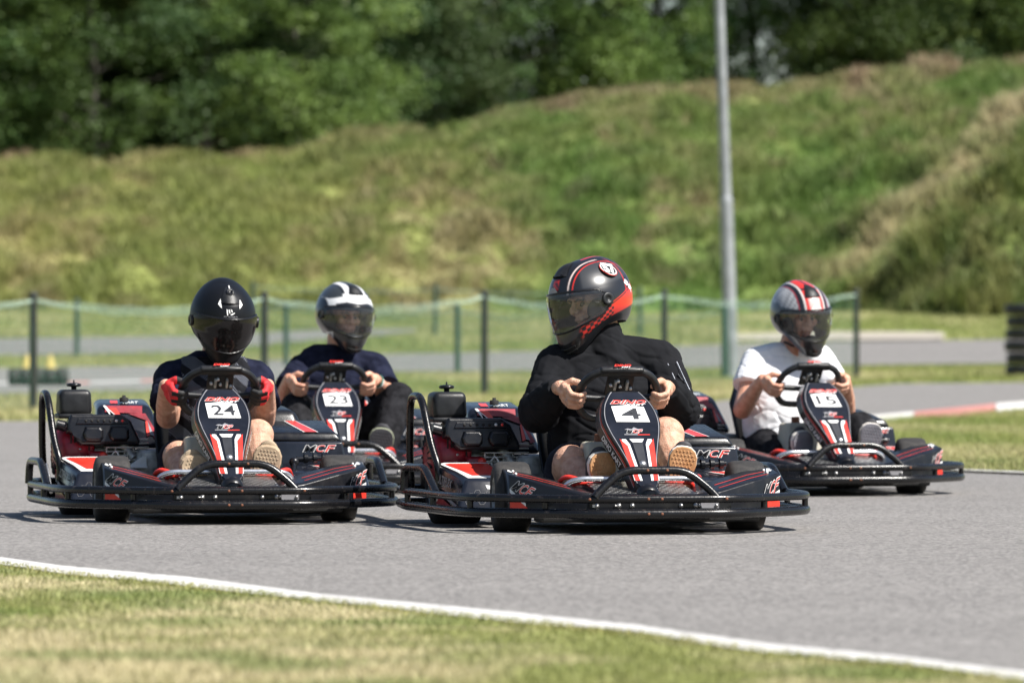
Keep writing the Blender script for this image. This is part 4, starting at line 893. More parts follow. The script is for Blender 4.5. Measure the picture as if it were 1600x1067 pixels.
def remesh(prims, voxel, name, m, parent, smooth_it=4, disp=None, fac=.5):
    V = []; F_ = []
    for v, f in prims: k = len(V); V += [tuple(p) for p in v]; F_ += [[a+k for a in q] for q in f]
    me = bpy.data.meshes.new('t'); me.from_pydata(V, [], F_); o = bpy.data.objects.new('t', me); COL.objects.link(o)
    md = o.modifiers.new('r', 'REMESH'); md.mode = 'VOXEL'; md.voxel_size = voxel; md.use_smooth_shade = True
    ms = o.modifiers.new('s', 'SMOOTH'); ms.factor = fac; ms.iterations = smooth_it
    dg = bpy.context.evaluated_depsgraph_get(); dg.update(); out = bpy.data.meshes.new_from_object(o.evaluated_get(dg)); bpy.data.objects.remove(o); bpy.data.meshes.remove(me)
    out.name = name; out.materials.clear(); out.materials.append(m)
    if disp:
        N = len(out.vertices); co = np.empty(N*3, np.float32); no = np.empty(N*3, np.float32); out.vertices.foreach_get('co', co); out.vertices.foreach_get('normal', no)
        co = co.reshape(-1, 3); no = no.reshape(-1, 3); d = np.array([disp(Vector(p)) for p in co], np.float32); co = co+no*d[:, None]; out.vertices.foreach_set('co', co.ravel()); out.update()
    out.polygons.foreach_set('use_smooth', [True]*len(out.polygons))
    return link(name, out, parent)
def folds(seed, amp, sc=9.0, joints=(), ax=(1, 1, 2.2)):
    """cloth folds: ridged noise, stronger near the bends"""
    def f(p):
        k = .45
        for j, r in joints: k += 1.3*math.exp(-((p-j).length/r)**2)
        q = Vector((p.x*sc*ax[0]+seed, p.y*sc*ax[1], p.z*sc*ax[2]+.6*p.x*sc)); n = noise.noise(q+.5*Vector((noise.noise(q*.6), noise.noise(q*.6+Vector((5, 0, 0))), 0)))
        n2 = 1-2.4*abs(noise.noise(q*1.9+Vector((3, 1, 7))))
        cr = max(0, 1-abs(n)*6)**1.4; c2 = max(0, 1-abs(noise.noise(q*1.7+Vector((9, 4, 2))))*7)**1.4
        return amp*k*(.55*noise.noise(q*.7)-.55*cr-.28*c2+.15*n2)
    return f
# materials for people
M['skin'] = mat('skin', (.50, .225, .145), .46, var=.08, nscale=26, sub=.12, col2=(.66, .37, .26), bump=.3, bscale=170, fac=(.3, .7))
M['skin_leg'] = mat('leg_skin', (.46, .225, .145), .48, var=.1, nscale=34, sub=.1, col2=(.66, .40, .285), bump=.5, bscale=170, fac=(.3, .68))
M['hoodie'] = mat('black_fleece', (.0085, .009, .011), .9, var=.1, nscale=12, bump=.08, bscale=500, spec=.12)
M['navytee'] = mat('navy_cotton', (.009, .011, .025), .9, var=.2, nscale=20, bump=.25, bscale=500, spec=.08)
M['whitetee'] = mat('white_cotton', (.74, .75, .78), .9, var=.03, nscale=20, bump=.2, bscale=400, spec=.2)
M['trouser'] = mat('black_denim', (.010, .010, .012), .85, var=.3, nscale=25, bump=.3, bscale=400, spec=.1)
M['shorts'] = mat('dark_shorts', (.016, .018, .028), .85, var=.2, spec=.25)
M['gum'] = mat('gum_rubber', (.42, .20, .075), .6, var=.2, nscale=25, col2=(.52, .28, .13))
M['beige'] = mat('beige_rubber', (.40, .30, .20), .75, var=.1, nscale=25)
M['beige_cloth'] = mat('beige_canvas', (.33, .26, .18), .9, bump=.3)
M['greysole'] = mat('grey_rubber', (.13, .13, .15), .8, var=.15); M['rim_white'] = mat('midsole', (.60, .57, .52), .7); M['khaki'] = mat('khaki_midsole', (.26, .28, .19), .8)
M['shoe_dark'] = mat('dark_shoe', (.03, .03, .035), .7)
M['glove_red'] = mat('glove_red', (.55, .015, .02), .7, nscale=30, var=.2, bump=.2); M['glove_black'] = mat('glove_black', (.014, .014, .015), .7)
M['foam'] = mat('helmet_foam', (.02, .02, .022), .9); M['eye'] = mat('shaded_eye_white', (.14, .11, .10), .3, var=.02); M['iris'] = mat('iris', (.03, .025, .02), .2); M['brow'] = mat('eyebrow', (.09, .055, .03), .9)  # eye whites darkened in colour to stand for shade inside the helmets
def vest_mat():
    m = mat('vest_print', (.007, .0075, .010), .8, var=.2, spec=.1); t = m.node_tree; b = t.nodes['Principled BSDF']; tc = [n for n in t.nodes if n.type == 'TEX_COORD'][0]
    sp = t.nodes.new('ShaderNodeSeparateXYZ'); t.links.new(tc.outputs['Object'], sp.inputs[0])
    def mth(op, a, b_=None):
        n = t.nodes.new('ShaderNodeMath'); n.operation = op
        for i, v in enumerate((a, b_)):
            if v is None: continue
            if isinstance(v, (int, float)): n.inputs[i].default_value = v
            else: t.links.new(v, n.inputs[i])
        return n.outputs[0]
    zig = mth('PINGPONG', mth('MULTIPLY', sp.outputs[0], 1.0), .045)
    ph = mth('FRACT', mth('MULTIPLY', mth('ADD', sp.outputs[2], mth('MULTIPLY', zig, 1.2)), 78)); ln = mth('LESS_THAN', ph, .24)
    cell = mth('FRACT', mth('MULTIPLY', mth('ADD', sp.outputs[2], mth('MULTIPLY', sp.outputs[0], .8)), 8.5)); on = mth('LESS_THAN', cell, .62)
    n = t.nodes.new('ShaderNodeTexNoise'); n.inputs['Scale'].default_value = 7; t.links.new(tc.outputs['Object'], n.inputs['Vector'])
    f = mth('MULTIPLY', mth('MULTIPLY', ln, on), mth('GREATER_THAN', n.outputs[0], .40))
    mx = t.nodes.new('ShaderNodeMix'); mx.data_type = 'RGBA'; src = b.inputs['Base Color'].links[0].from_socket
    t.links.new(src, mx.inputs[6]); mx.inputs[7].default_value = (.26, .28, .34, 1); t.links.new(mth('MULTIPLY', f, .85), mx.inputs[0]); t.links.new(mx.outputs[2], b.inputs['Base Color']); return m
M['vest'] = vest_mat()
# helmets ----------------------------------------------------------
EL = [-66, -52, -45, -35, -20, 0, 20, 40, 60, 78, 90]
FR_ = [.205, .238, .248, .236, .196, .180, .180, .182, .178, .172, .170]
SD_ = [.128, .134, .137, .141, .146, .149, .151, .156, .163, .168, .170]
BK_ = [.165, .172, .178, .182, .184, .186, .192, .193, .185, .174, .170]
def hr_(az, el):
    a = abs(az); f, s, b = (float(np.interp(el, EL, q)) for q in (FR_, SD_, BK_))
    c = math.cos(R(az))
    if a <= 90: 
        # squared-off blend so the face stays broad
        return 1/math.sqrt((c/f)**2+(math.sin(R(az))/s)**2) if True else 0
    return 1/math.sqrt((c/b)**2+(math.sin(R(az))/s)**2)
def hp(az, el, k=1.0, e=0.0):
    r = hr_(az, el)*k+e; return Vector((r*math.cos(R(el))*math.sin(R(az)), -r*math.cos(R(el))*math.cos(R(az)), r*math.sin(R(el))))
VLIM = 78
def vlo(az): return -22+8*(abs(az)/VLIM)**2.2
def vhi(az): return 17-7*(abs(az)/VLIM)**2.5
def helmet_shell(paint, rough, coat, bottom):
    nA = 240; below = 46; band = 20; above = 54; V = []; C = []; F_ = []
    azs = [-180+360*i/nA for i in range(nA)]
    def rows(az):
        a = min(abs(az), VLIM); lo, hi = vlo(a), vhi(a)
        if abs(az) > VLIM: t = smooth(VLIM, 120, abs(az)); lo, hi = lo*(1-t)+(-3)*t, hi*(1-t)+3*t
        bt = bottom(az)
        return [bt+(lo-bt)*i/below for i in range(below)]+[lo+(hi-lo)*i/band for i in range(band)]+[hi+(90-hi)*i/above for i in range(above)]
    nr = below+band+above
    for az in azs:
        for el in rows(az):
            V.append(hp(az, el)); C.append(paint(az, el, V[-1]))
    top = len(V); V.append(hp(0, 90)); C.append(paint(0, 90, V[-1]))
    for i in range(nA):
        i2 = (i+1) % nA; am = abs(azs[i]+.75)
        for j in range(nr-1):
            if am < VLIM and below <= j < below+band: continue
            F_.append([i*nr+j, i2*nr+j, i2*nr+j+1, i*nr+j+1])
        F_.append([i*nr+nr-1, i2*nr+nr-1, top])
    me = bpy.data.meshes.new('shell'); me.from_pydata([v[:] for v in V], [], F_); me.materials.append(attr_mat('helmet_paint', rough=rough, coat=coat, spec=.5 if coat > 0 else .22)); me.materials.append(M['foam'])
    set_colors(me, C); o = bpy.data.objects.new('t', me); COL.objects.link(o); md = o.modifiers.new('s', 'SOLIDIFY'); md.thickness = .022; md.offset = -1; md.material_offset = 1; md.material_offset_rim = 1
    dg = bpy.context.evaluated_depsgraph_get(); dg.update(); out = bpy.data.meshes.new_from_object(o.evaluated_get(dg)); bpy.data.objects.remove(o)
    out.name = 'shell'; out.polygons.foreach_set('use_smooth', [True]*len(out.polygons)); return out
def glass_mat(name, tint, dark):
    m = bpy.data.materials.new(name); m.use_nodes = True; t = m.node_tree; t.nodes.clear(); out = t.nodes.new('ShaderNodeOutputMaterial')
    g = t.nodes.new('ShaderNodeBsdfGlossy'); g.inputs['Roughness'].default_value = .06 if dark < .5 else .12; g.inputs[0].default_value = (.95, .97, 1, 1) if dark < .5 else (.22, .22, .25, 1)
    if dark >= .5: base = t.nodes.new('ShaderNodeBsdfPrincipled'); base.inputs['Base Color'].default_value = (.006, .005, .005, 1); base.inputs['Roughness'].default_value = .12; base.inputs['Specular IOR Level'].default_value = .2
    else: base = t.nodes.new('ShaderNodeBsdfTransparent'); base.inputs[0].default_value = (*tint, 1)
    fr = t.nodes.new('ShaderNodeFresnel'); fr.inputs[0].default_value = 1.5; ms = t.nodes.new('ShaderNodeMixShader')
    tc = t.nodes.new('ShaderNodeTexCoord'); n = t.nodes.new('ShaderNodeTexNoise'); n.inputs['Scale'].default_value = 30; t.links.new(tc.outputs['Object'], n.inputs['Vector'])
    df = t.nodes.new('ShaderNodeBsdfDiffuse'); df.inputs[0].default_value = (.6, .6, .6, 1); m2 = t.nodes.new('ShaderNodeMixShader'); mr = t.nodes.new('ShaderNodeMapRange'); mr.inputs[3].default_value = 0; mr.inputs[4].default_value = .07 if dark < .5 else .01
    t.links.new(n.outputs[0], mr.inputs[0]); t.links.new(mr.outputs[0], m2.inputs[0]); t.links.new(base.outputs[0], m2.inputs[1]); t.links.new(df.outputs[0], m2.inputs[2])
    t.links.new(fr.outputs[0], ms.inputs[0]); t.links.new(m2.outputs[0], ms.inputs[1]); t.links.new(g.outputs[0], ms.inputs[2]); t.links.new(ms.outputs[0], out.inputs[0]); return m
def visor_mesh(m, lift=.006):
    V = []; F_ = []; na = 56; ne = 16
    for i in range(na+1):
        az = -(VLIM+6)+2*(VLIM+6)*i/na; a = min(abs(az), VLIM); lo = vlo(a)-2.5; hi = vhi(a)+4
        edge = smooth(VLIM+6, VLIM-14, abs(az)); mid = (lo+hi)/2; lo = mid+(lo-mid)*(.45+.55*edge); hi = mid+(hi-mid)*(.45+.55*edge)
        for j in range(ne+1): V.append(hp(az, lo+(hi-lo)*j/ne, 1.0, lift))
    for i in range(na):
        for j in range(ne): F_.append([i*(ne+1)+j, (i+1)*(ne+1)+j, (i+1)*(ne+1)+j+1, i*(ne+1)+j+1])
    mb = MB(); mb.add(V, F_, m, True); return mb, V, na, ne
def ss(d, w_=1.2): return smooth(-w_, w_, d)
def band_m(v, a, b, w_=1.2): return ss(v-a, w_)*ss(b-v, w_)
def mk_helmet(key, parent, paint, rough, coat, glass, extras, scale=1.0, centre=None, yaw=0, pitch=0, roll=0):
    """face looks along -Y; yaw>0 turns towards the photo's right, pitch>0 looks down"""
    bottom = lambda az: -52-3*math.cos(R(az))+ (6 if abs(az) > 120 else 6*smooth(60, 120, abs(az)))
    h = empty('helmet', centre, 0, parent); h.rotation_euler = (Matrix.Rotation(R(yaw), 3, 'Z') @ Matrix.Rotation(R(roll), 3, 'Y') @ Matrix.Rotation(R(pitch), 3, 'X')).to_euler(); h.scale = (scale,)*3
    link('shell', helmet_shell(paint, rough, coat, bottom), h)
    mb, V, na, ne = visor_mesh(glass); mb.build('visor', h)
    mb = MB(); loop_ = [V[i*(ne+1)] for i in range(na+1)]+[V[i*(ne+1)+ne] for i in range(na, -1, -1)]
    mb.tube(loop_, .0022, M['black'], seg=6, closed=True); 
    mb.tube([hp(az, vhi(min(abs(az), VLIM))+4.8, 1, .004) for az in range(-70, 71, 5)], .0045, M['black'], seg=6)
    mb.tube([hp(az, vlo(min(abs(az), VLIM))-3, 1, .003) for az in range(-70, 71, 5)], .0045, M['black'], seg=6)
    mb.build('visor_seal', h)
    for s in (-1, 1):
        mb = MB(); c = hp(s*(VLIM-1), 0, 1, .004); n = Vector((s, -.12, 0)).normalized(); mb.lathe([(.026, 0), (.026, .006), (.022, .009), (.012, .009), (.011, .006), (0, .006)], c, n, M['black_matte'], seg=22); mb.build('visor_pivot', h)
    mb = MB()
    for el_, w_ in ((-40, .045), (-44, .05)): mb.tube([hp(az, el_, 1, .002) for az in np.linspace(-15, 15, 9)], .004, M['dark'], seg=6)
    mb.add([hp(-15, -38, 1, .003), hp(15, -38, 1, .003), hp(12, -46, 1, .003), hp(-12, -46, 1, .003)], [[0, 3, 2, 1]], M['dark']); mb.build('chin_vent', h)
    mb = MB(); mb.ball((0, -.130, -.108), (.055, .038, .034), M['foam'], 18, 10)
    for s in (-1, 1): mb.ball((s*.098, -.05, -.040), (.022, .06, .05), M['foam'], 12, 10)
    o = mb.build('cheek_pads', h); o['kind'] = 'stuff'
    # top vent scoop
    mb = MB(); g = []
    for i in range(9):
        for j in range(7): az_el = (-20+40*j/6, 44+34*i/8); w_ = .010*math.sin(math.pi*min(1, (i+1.5)/9))*(1-((j-3)/3.3)**2)**.5; g.append(hp(az_el[0], az_el[1], 1, w_ if 0 < i else .009*(1-((j-3)/3.3)**2)))
    mb.add(g, [[i*7+j, i*7+j+1, (i+1)*7+j+1, (i+1)*7+j] for i in range(8) for j in range(6)], M['black_matte']); mb.add([hp(-18, 44, 1, .002), hp(18, 44, 1, .002), hp(12, 45.5, 1, .010), hp(-12, 45.5, 1, .010)], [[0, 1, 2, 3]], M['dark']); mb.build('top_vent', h)
    if extras: extras(h)
    return h
def on_shell(body, m_, az0, el0, size_az, size_el, rot=0, off=.02, shear=0, e=.002):
    """lettering bent over the helmet surface"""
    vs_, fs = text_geo(body, off, shear); x0 = min(p[0] for p in vs_); x1 = max(p[0] for p in vs_); y0 = min(p[1] for p in vs_); y1 = max(p[1] for p in vs_); V = []
    for x, y in vs_:
        u = ((x-x0)/(x1-x0)-.5)*size_az; v = ((y-y0)/(y1-y0)-.5)*size_el; c, s = math.cos(R(rot)), math.sin(R(rot)); V.append(hp(az0+u*c-v*s, el0+u*s+v*c, 1, e))
    mb = MB(); mb.add(V, fs, m_, False); return mb
# hands ------------------------------------------------------------
def hand_prims(side, infl=0.0, s=1.0, v0=-.012):
    """fist closed round the wheel rim; side -1 = photo left"""
    c, t, n = WH['c'], WH['t'], WH['n']; O = Vector((side, 0, 0)); Bk = -n
    g = c+O*.164+t*v0; P = lambda o, f, tt: g+O*o*s+n*f*s+t*tt*s
    pr = []; r = [.0100, .0106, .0104, .0092]
    for i in range(4):
        tt = .034-.0228*i; rr = (r[i]+infl)*s; L = [1, 1.08, 1.02, .86][i]
        k0 = P(.044, -.004, tt*1.02); k1 = P(.036*L, .026*L, tt); k2 = P(.004, .036*L, tt*.96); k3 = P(-.020*L, .020, tt*.94)
        pr += [frust(k0, rr*1.12, k1, rr*1.08, n=10), frust(k1, rr*1.06, k2, rr, n=10), frust(k2, rr, k3, rr*.88, n=10)]
    pr.append(frust(P(.046, -.012, .026), (.0165+infl)*s, P(.046, -.012, -.030), (.0145+infl)*s)); pr.append(frust(P(.050, -.03, .022), (.019+infl)*s, P(.050, -.028, -.024), (.017+infl)*s))
    wr = P(.058, -.062, -.008); pr.append(frust(P(.048, -.022, .002), (.026+infl)*s, wr, (.025+infl)*s, sq=.8))
    t0, t1, t2, t3 = P(.046, -.040, .022), P(.022, -.036, .046), P(.000, -.022, .050), P(-.018, -.004, .046)
    rt = (.0135+infl)*s; pr += [frust(t0, rt*1.25, t1, rt*1.1, n=10), frust(t1, rt*1.05, t2, rt, n=10), frust(t2, rt, t3, rt*.85, n=10)]
    return pr, wr
def shoe(parent, heel, toe, side_, name, upper, sole, rimm, L=.30, Wd=.115, tread=True):
    """foot from heel to toe; side_ = direction across the foot; the sole looks to the front"""
    heel, toe = Vector(heel), Vector(toe); T = (toe-heel).normalized(); X = (Vector(side_)-T*Vector(side_).dot(T)).normalized(); N = X.cross(T)   # N: sole outward
    if N.y > 0: N = -N
    out = [(0, .36), (.03, .62), (.10, .74), (.25, .76), (.42, .72), (.58, .82), (.72, .98), (.84, .98), (.93, .80), (.985, .5), (1, .18)]
    right = [(t*L, w_*Wd/2) for t, w_ in out]; poly = [(w_, t) for t, w_ in right]+[(-w_, t) for t, w_ in right[::-1]]
    e = empty(name, heel, 0, parent); h0 = Vector((0, 0, 0))
    up = []
    for t, w_, hgt in ((.04, .32, .05), (.15, .40, .085), (.32, .40, .095), (.48, .38, .075), (.64, .46, .055), (.80, .47, .045), (.93, .32, .03)):
        up.append((T*t*L-N*.022, w_*Wd, hgt))
    pr = []
    for (a, ra, ha), (b, rb, hb) in zip(up[:-1], up[1:]): pr.append(frust(a-N*ha*.5, max(ra*1.05, .02), b-N*hb*.5, max(rb*1.05, .02), sq=ha*.5/max(ra*1.05, .02), sqax=N))
    pr.append(frust(T*.10*L-N*.06, .042, T*.14*L-N*.12, .045, capb=False))
    remesh(pr, .006, 'upper', upper, e, 3)
    mb = MB(); mb.prism(poly, h0-N*.006, X, T, N, .020, rimm, .004, 2); so__ = mb.build('midsole', e)
    mb = MB(); mb.prism([(x*.96, L*.5+(y-L*.5)*.975) for x, y in poly], h0+N*.006, X, T, N, .0118, sole, .003, 2); mb.build('outsole', e)
    if tread:
        mb = MB(); k = 0
        for j in range(17):
            y = .07*L+j*.0158
            if y > .95*L: break
            w_ = float(np.interp(y/L, [q[0] for q in out], [q[1] for q in out]))*Wd/2*.78; 
            for i in range(-3, 4):
                x = i*.0145+(.007 if j % 2 else 0)
                if abs(x) > w_: continue
                cc = h0+X*x+T*y+N*.0065
                d = .0048; mb.add([cc+X*d, cc+T*d*1.3, cc-X*d, cc-T*d*1.3, cc+N*.003], [[0, 1, 4], [1, 2, 4], [2, 3, 4], [3, 0, 4]], sole, False)
        o = mb.build('tread', e)
    return e
def head_prims(c, Rm, s=1.0):
    """head with brow, nose, lips, cheeks and jaw, looking along Rm @ -Y"""
    def q(x, y, z): return c+Rm @ (Vector((x, y, z))*s)
    pr = [ballp(c+Rm @ Vector((0, .012, .02))*s, (.082*s, .100*s, .105*s), Rm), ballp(q(0, -.028, -.045), (.060*s, .068*s, .070*s), Rm)]
    pr += [frust(q(-.036, -.086, .034), .014*s, q(.036, -.086, .034), .014*s), frust(q(0, -.094, .030), .008*s, q(0, -.116, -.012), .0135*s), ballp(q(-.014, -.105, -.014), .010*s), ballp(q(.014, -.105, -.014), .010*s)]
    pr += [ballp(q(-.042, -.070, -.012), .024*s), ballp(q(.042, -.070, -.012), .024*s), frust(q(-.020, -.092, -.050), .009*s, q(.020, -.092, -.050), .009*s), ballp(q(0, -.085, -.085), .022*s)]
    for sg in (-1, 1): pr.append(frust(q(sg*.082, .015, .02), .012*s, q(sg*.084, .02, -.015), .010*s))
    return pr, q
DRV = {}
def driver(key, label, S):
    root = empty('person', *[kpos(key)[0]], kpos(key)[1]); tag(root, label, 'person'); p = lambda a: PX(key, *a)
    shl, shr, ell, elr = p(S['shl']), p(S['shr']), p(S['ell']), p(S['elr']); hc = p(S['helmet']); w_ = S.get('arm', 1.0)
    Rm = Matrix.Rotation(R(S['yaw']), 3, 'Z') @ Matrix.Rotation(R(S.get('roll', 0)), 3, 'Y') @ Matrix.Rotation(R(S['pitch']), 3, 'X')
    body = []; hs_ = S.get('hand', 1.05)
    kn = [p(S['kl']), p(S['kr'])]; an = [p(S['al']), p(S['ar'])]; hips = [Vector((S['hx']-.095, .70, .20)), Vector((S['hx']+.095, .70, .20))]
    mid = (shl+shr)/2; chest = mid+Vector((0, .0, -.10)); neck = mid+Vector((0, 0, .06))
    hc_in = hc+Rm @ Vector((0, .012, -.012)); hp_, q = head_prims(hc_in, Rm, 1.0); body += hp_
    body.append(frust(neck-Vector((0, 0, .08)), .075, hc_in+Rm @ Vector((0, .03, -.07)), .060)); 
    tr = S['torso']; body.append(loft([(Vector(c), rx*.93, ry*.93) for c, rx, ry in tr[:-1]]))
    wrists = []
    for sd_, sh, elb in ((-1, shl, ell), (1, shr, elr)):
        hpz, wr = hand_prims(sd_, 0, hs_); body += hpz; wrists.append(wr)
        body += [frust(sh, .058*w_, elb, .047*w_), frust(elb, .047*w_, elb.lerp(wr, .35), .046*w_), frust(elb.lerp(wr, .35), .046*w_, wr, .028*w_, sq=.9)]
    for hip, k_, a_ in zip(hips, kn, an):
        L = S.get('leg', 1.0); body += [frust(hip, .088*L, k_, .062*L), ballp(k_+Vector((0, -.01, .006)), .064*L), frust(k_, .058*L, k_.lerp(a_, .35), .056*L), frust(k_.lerp(a_, .35), .056*L, a_, .036*L), frust(a_, .034*L, a_+Vector((0, -.03, -.03)), .034*L)]
    remesh(body, .0038, 'body', M[S.get('skin', 'skin')], root, 2)
    em = MB()
    for sg in (-1, 1):
        em.ball(q(sg*.031, -.082, .010), .0108, M['eye'], 14, 10); em.ball(q(sg*.031+S.get('gaze', 0), -.0895, .009), (.0066, .0045, .0066), M['iris'], 10, 8)
    em.build('eyes', root)
    bm_ = MB()
    for sg in (-1, 1): bm_.tube([q(sg*.012, -.101, .028), q(sg*.032, -.100, .034), q(sg*.052, -.088, .028)], .0055, M['brow'], seg=6)
    bm_.build('eyebrows', root)
    # top
    tm = M[S['top']]; prims = [loft([(Vector(c), rx, ry) for c, rx, ry in tr])]; jts = [(ell, .10), (elr, .10), (Vector((tr[1][0][0], tr[1][0][1]-.1, tr[1][0][2])), .14)]
    for sd_, sh, elb, wr in ((-1, shl, ell, wrists[0]), (1, shr, elr, wrists[1])):
        r0 = S['slv']*w_; prims.append(ballp(sh+Vector((0, 0, -.005)), (r0*1.06, r0*.95, r0*.98)))
        prims.append(frust(Vector((mid.x+(sh.x-mid.x)*.3, sh.y, sh.z+.038)), r0*.85, sh, r0))
        if S['long']:
            prims += [frust(sh, r0, elb, r0*.86), ballp(elb, r0*.93), frust(elb, r0*.88, elb.lerp(wr, .55), r0*.74), frust(elb.lerp(wr, .55), r0*.74, elb.lerp(wr, .93), .043*w_, capb=False)]
        else:
            e_ = sh.lerp(elb, S.get('slen', .62)); prims.append(frust(sh, r0, e_, r0*S.get('sflare', .95), capb=False)); jts.append((e_, .08))
    if S.get('collar'): prims.append(frust(neck-Vector((0, 0, .07)), .115, neck.lerp(hc, .52)+Vector((0, .03, -.02)), .098, capb=False)); prims.append(frust(neck+Vector((.02, -.09, -.05)), .03, neck+Vector((-.06, -.06, .0)), .03))
    remesh(prims, .0052, S['topname'], tm, root, 3, folds(len(key)*7+S['hx']*50, S.get('fold', .0085), 5.2, jts))
    # lower clothing
    lw = []; L = S.get('leg', 1.0)
    if S['trousers']:
        for hip, k_, a_ in zip(hips, kn, an): lw += [frust(hip, .108*L, k_, .078*L), ballp(k_, .080*L), frust(k_, .078*L, k_.lerp(a_, .5), .072*L), frust(k_.lerp(a_, .5), .072*L, k_.lerp(a_, .93), .058*L, capb=False)]
    else:
        for hip, k_ in zip(hips, kn): lw.append(frust(hip, .112*L, hip.lerp(k_, S.get('shortlen', .74)), .093*L, capb=False))
    lw.append(loft([(Vector((S['hx'], .68, z)), rx, ry) for z, rx, ry in ((.10, .16, .12), (.16, .20, .16), (.28, .20, .15), (.34, .17, .13))]))
    remesh(lw, .0065, 'trousers' if S['trousers'] else 'shorts', M['trouser' if S['trousers'] else 'shorts'], root, 3, folds(3+S['hx']*9, .005, 9, [(kn[0], .12), (kn[1], .12)], (1.6, 1.2, 1.2)))
    for i, (hl, tl) in enumerate((S['shoe_l'], S['shoe_r'])):
        tp_ = p(tl); L_ = min(S.get('shoeL', .26), tp_.z-.07); D_ = Vector((S.get('splay', .10)*(-1 if i == 0 else 1), -.12, .99)).normalized(); shoe(root, tp_-D_*L_, tp_, (1, .15*(-1 if i else 1), 0), 'shoe', M[S['upper']], M[S['sole']], M[S['rim']], L=L_, Wd=S.get('shoeW', .118))
    return root, dict(neck=neck, hc=hc, wr=wrists, sh=(shl, shr), el=(ell, elr), mid=mid, q=q, Rm=Rm)
def torso(cx, w1, d1, z0, z1, top=None, lean=0.0, y=.66):
    """pelvis to shoulder rings"""
    n = [(0, .92), (.22, 1.0), (.45, 1.0), (.68, 1.02), (.85, .93), (.95, .72), (1.0, .45)]
    return [(((cx[0]*(1-t)+cx[1]*t), y-lean*t, z0+(z1-z0)*t), w1*f_, d1*(1 if t < .7 else 1-.55*(t-.7)/.3)) for t, f_ in n]
S4 = dict(helmet=(922, 470, .64), yaw=-64, pitch=14, roll=-6, shl=(872, 573, .64), shr=(1030, 567, .64), ell=(842, 643, .50), elr=(1061, 640, .48), kl=(891, 726, .16), kr=(1040, 682, .20), al=(922, 762, -.04), ar=(1064, 752, -.04),
          hx=.03, torso=torso((.02, .05), .215, .165, .24, .738, lean=.02), top='hoodie', topname='hoodie', slv=.088, long=True, collar=True, trousers=False, leg=1.2, arm=1.12, skin='skin_leg', fold=.013, shortlen=.72,
          shoe_l=((940, 765, -.10), (940, 706, -.20)), shoe_r=((1061, 760, -.10), (1070, 697, -.19)), upper='shoe_dark', sole='gum', rim='rim_white')
r4, i4 = driver('4', 'driver of kart 4 in a black hoodie, helmet with red flames turned to the left', S4)
S24 = dict(helmet=(348, 497, .56), yaw=4, pitch=24, roll=2, shl=(270, 592, .66), shr=(398, 592, .66), ell=(262, 652, .50), elr=(412, 655, .48), kl=(279, 716, .20), kr=(402, 682, .20), al=(302, 760, -.04), ar=(414, 752, -.04),
           hx=.02, torso=torso((.02, .035), .175, .14, .24, .735, lean=.0), top='navytee', topname='t_shirt', slv=.078, long=False, slen=.66, sflare=1.05, trousers=False, leg=1.12, arm=1.08, shortlen=.78, skin='skin_leg',
           shoe_l=((308, 768, -.10), (303, 711, -.24)), shoe_r=((414, 762, -.10), (420, 696, -.22)), upper='beige_cloth', sole='beige', rim='beige', shoeL=.27, shoeW=.125, hand=1.0)
r24, i24 = driver('24', 'driver of kart 24 in dark patterned vest, matt black helmet and red gloves', S24)
S23 = dict(helmet=(538, 492, .60), yaw=17, pitch=9, roll=3, shl=(474, 578, .66), shr=(583, 575, .66), ell=(446, 622, .50), elr=(606, 622, .48), kl=(462, 638, .26), kr=(622, 622, .26), al=(480, 735, -.0), ar=(594, 715, -.02),
           hx=.03, torso=torso((.02, .04), .195, .15, .24, .765, lean=.0), top='navytee', topname='t_shirt', slv=.084, long=False, slen=.72, sflare=1.06, trousers=True, leg=1.08, arm=1.05,
           shoe_l=((475, 740, -.10), (472, 690, -.2)), shoe_r=((594, 738, -.08), (598, 669, -.16)), upper='shoe_dark', sole='shoe_dark', rim='khaki', shoeW=.13, hand=1.05)
r23, i23 = driver('23', 'driver of kart 23 in a navy t-shirt and black trousers, black and white helmet', S23)
S15 = dict(helmet=(1251, 492, .60), yaw=7, pitch=15, roll=-4, shl=(1182, 566, .66), shr=(1280, 562, .66), ell=(1160, 640, .54), elr=(1322, 640, .50), kl=(1196, 694, .30), kr=(1343, 668, .20), al=(1240, 735, 0), ar=(1372, 725, -.02),
           hx=.02, torso=torso((.00, .0), .185, .14, .24, .735, lean=.0), top='whitetee', topname='t_shirt', slv=.078, long=False, slen=.52, sflare=1.12, trousers=True, leg=1.05, arm=1.04,
           shoe_l=((1253, 731, -.08), (1254, 673, -.18)), shoe_r=((1359, 722, -.08), (1364, 661, -.16)), upper='shoe_dark', sole='greysole', rim='rim_white', shoeW=.12, hand=1.05)
r15, i15 = driver('15', 'driver of kart 15 in a white t-shirt with a red and silver helmet', S15)
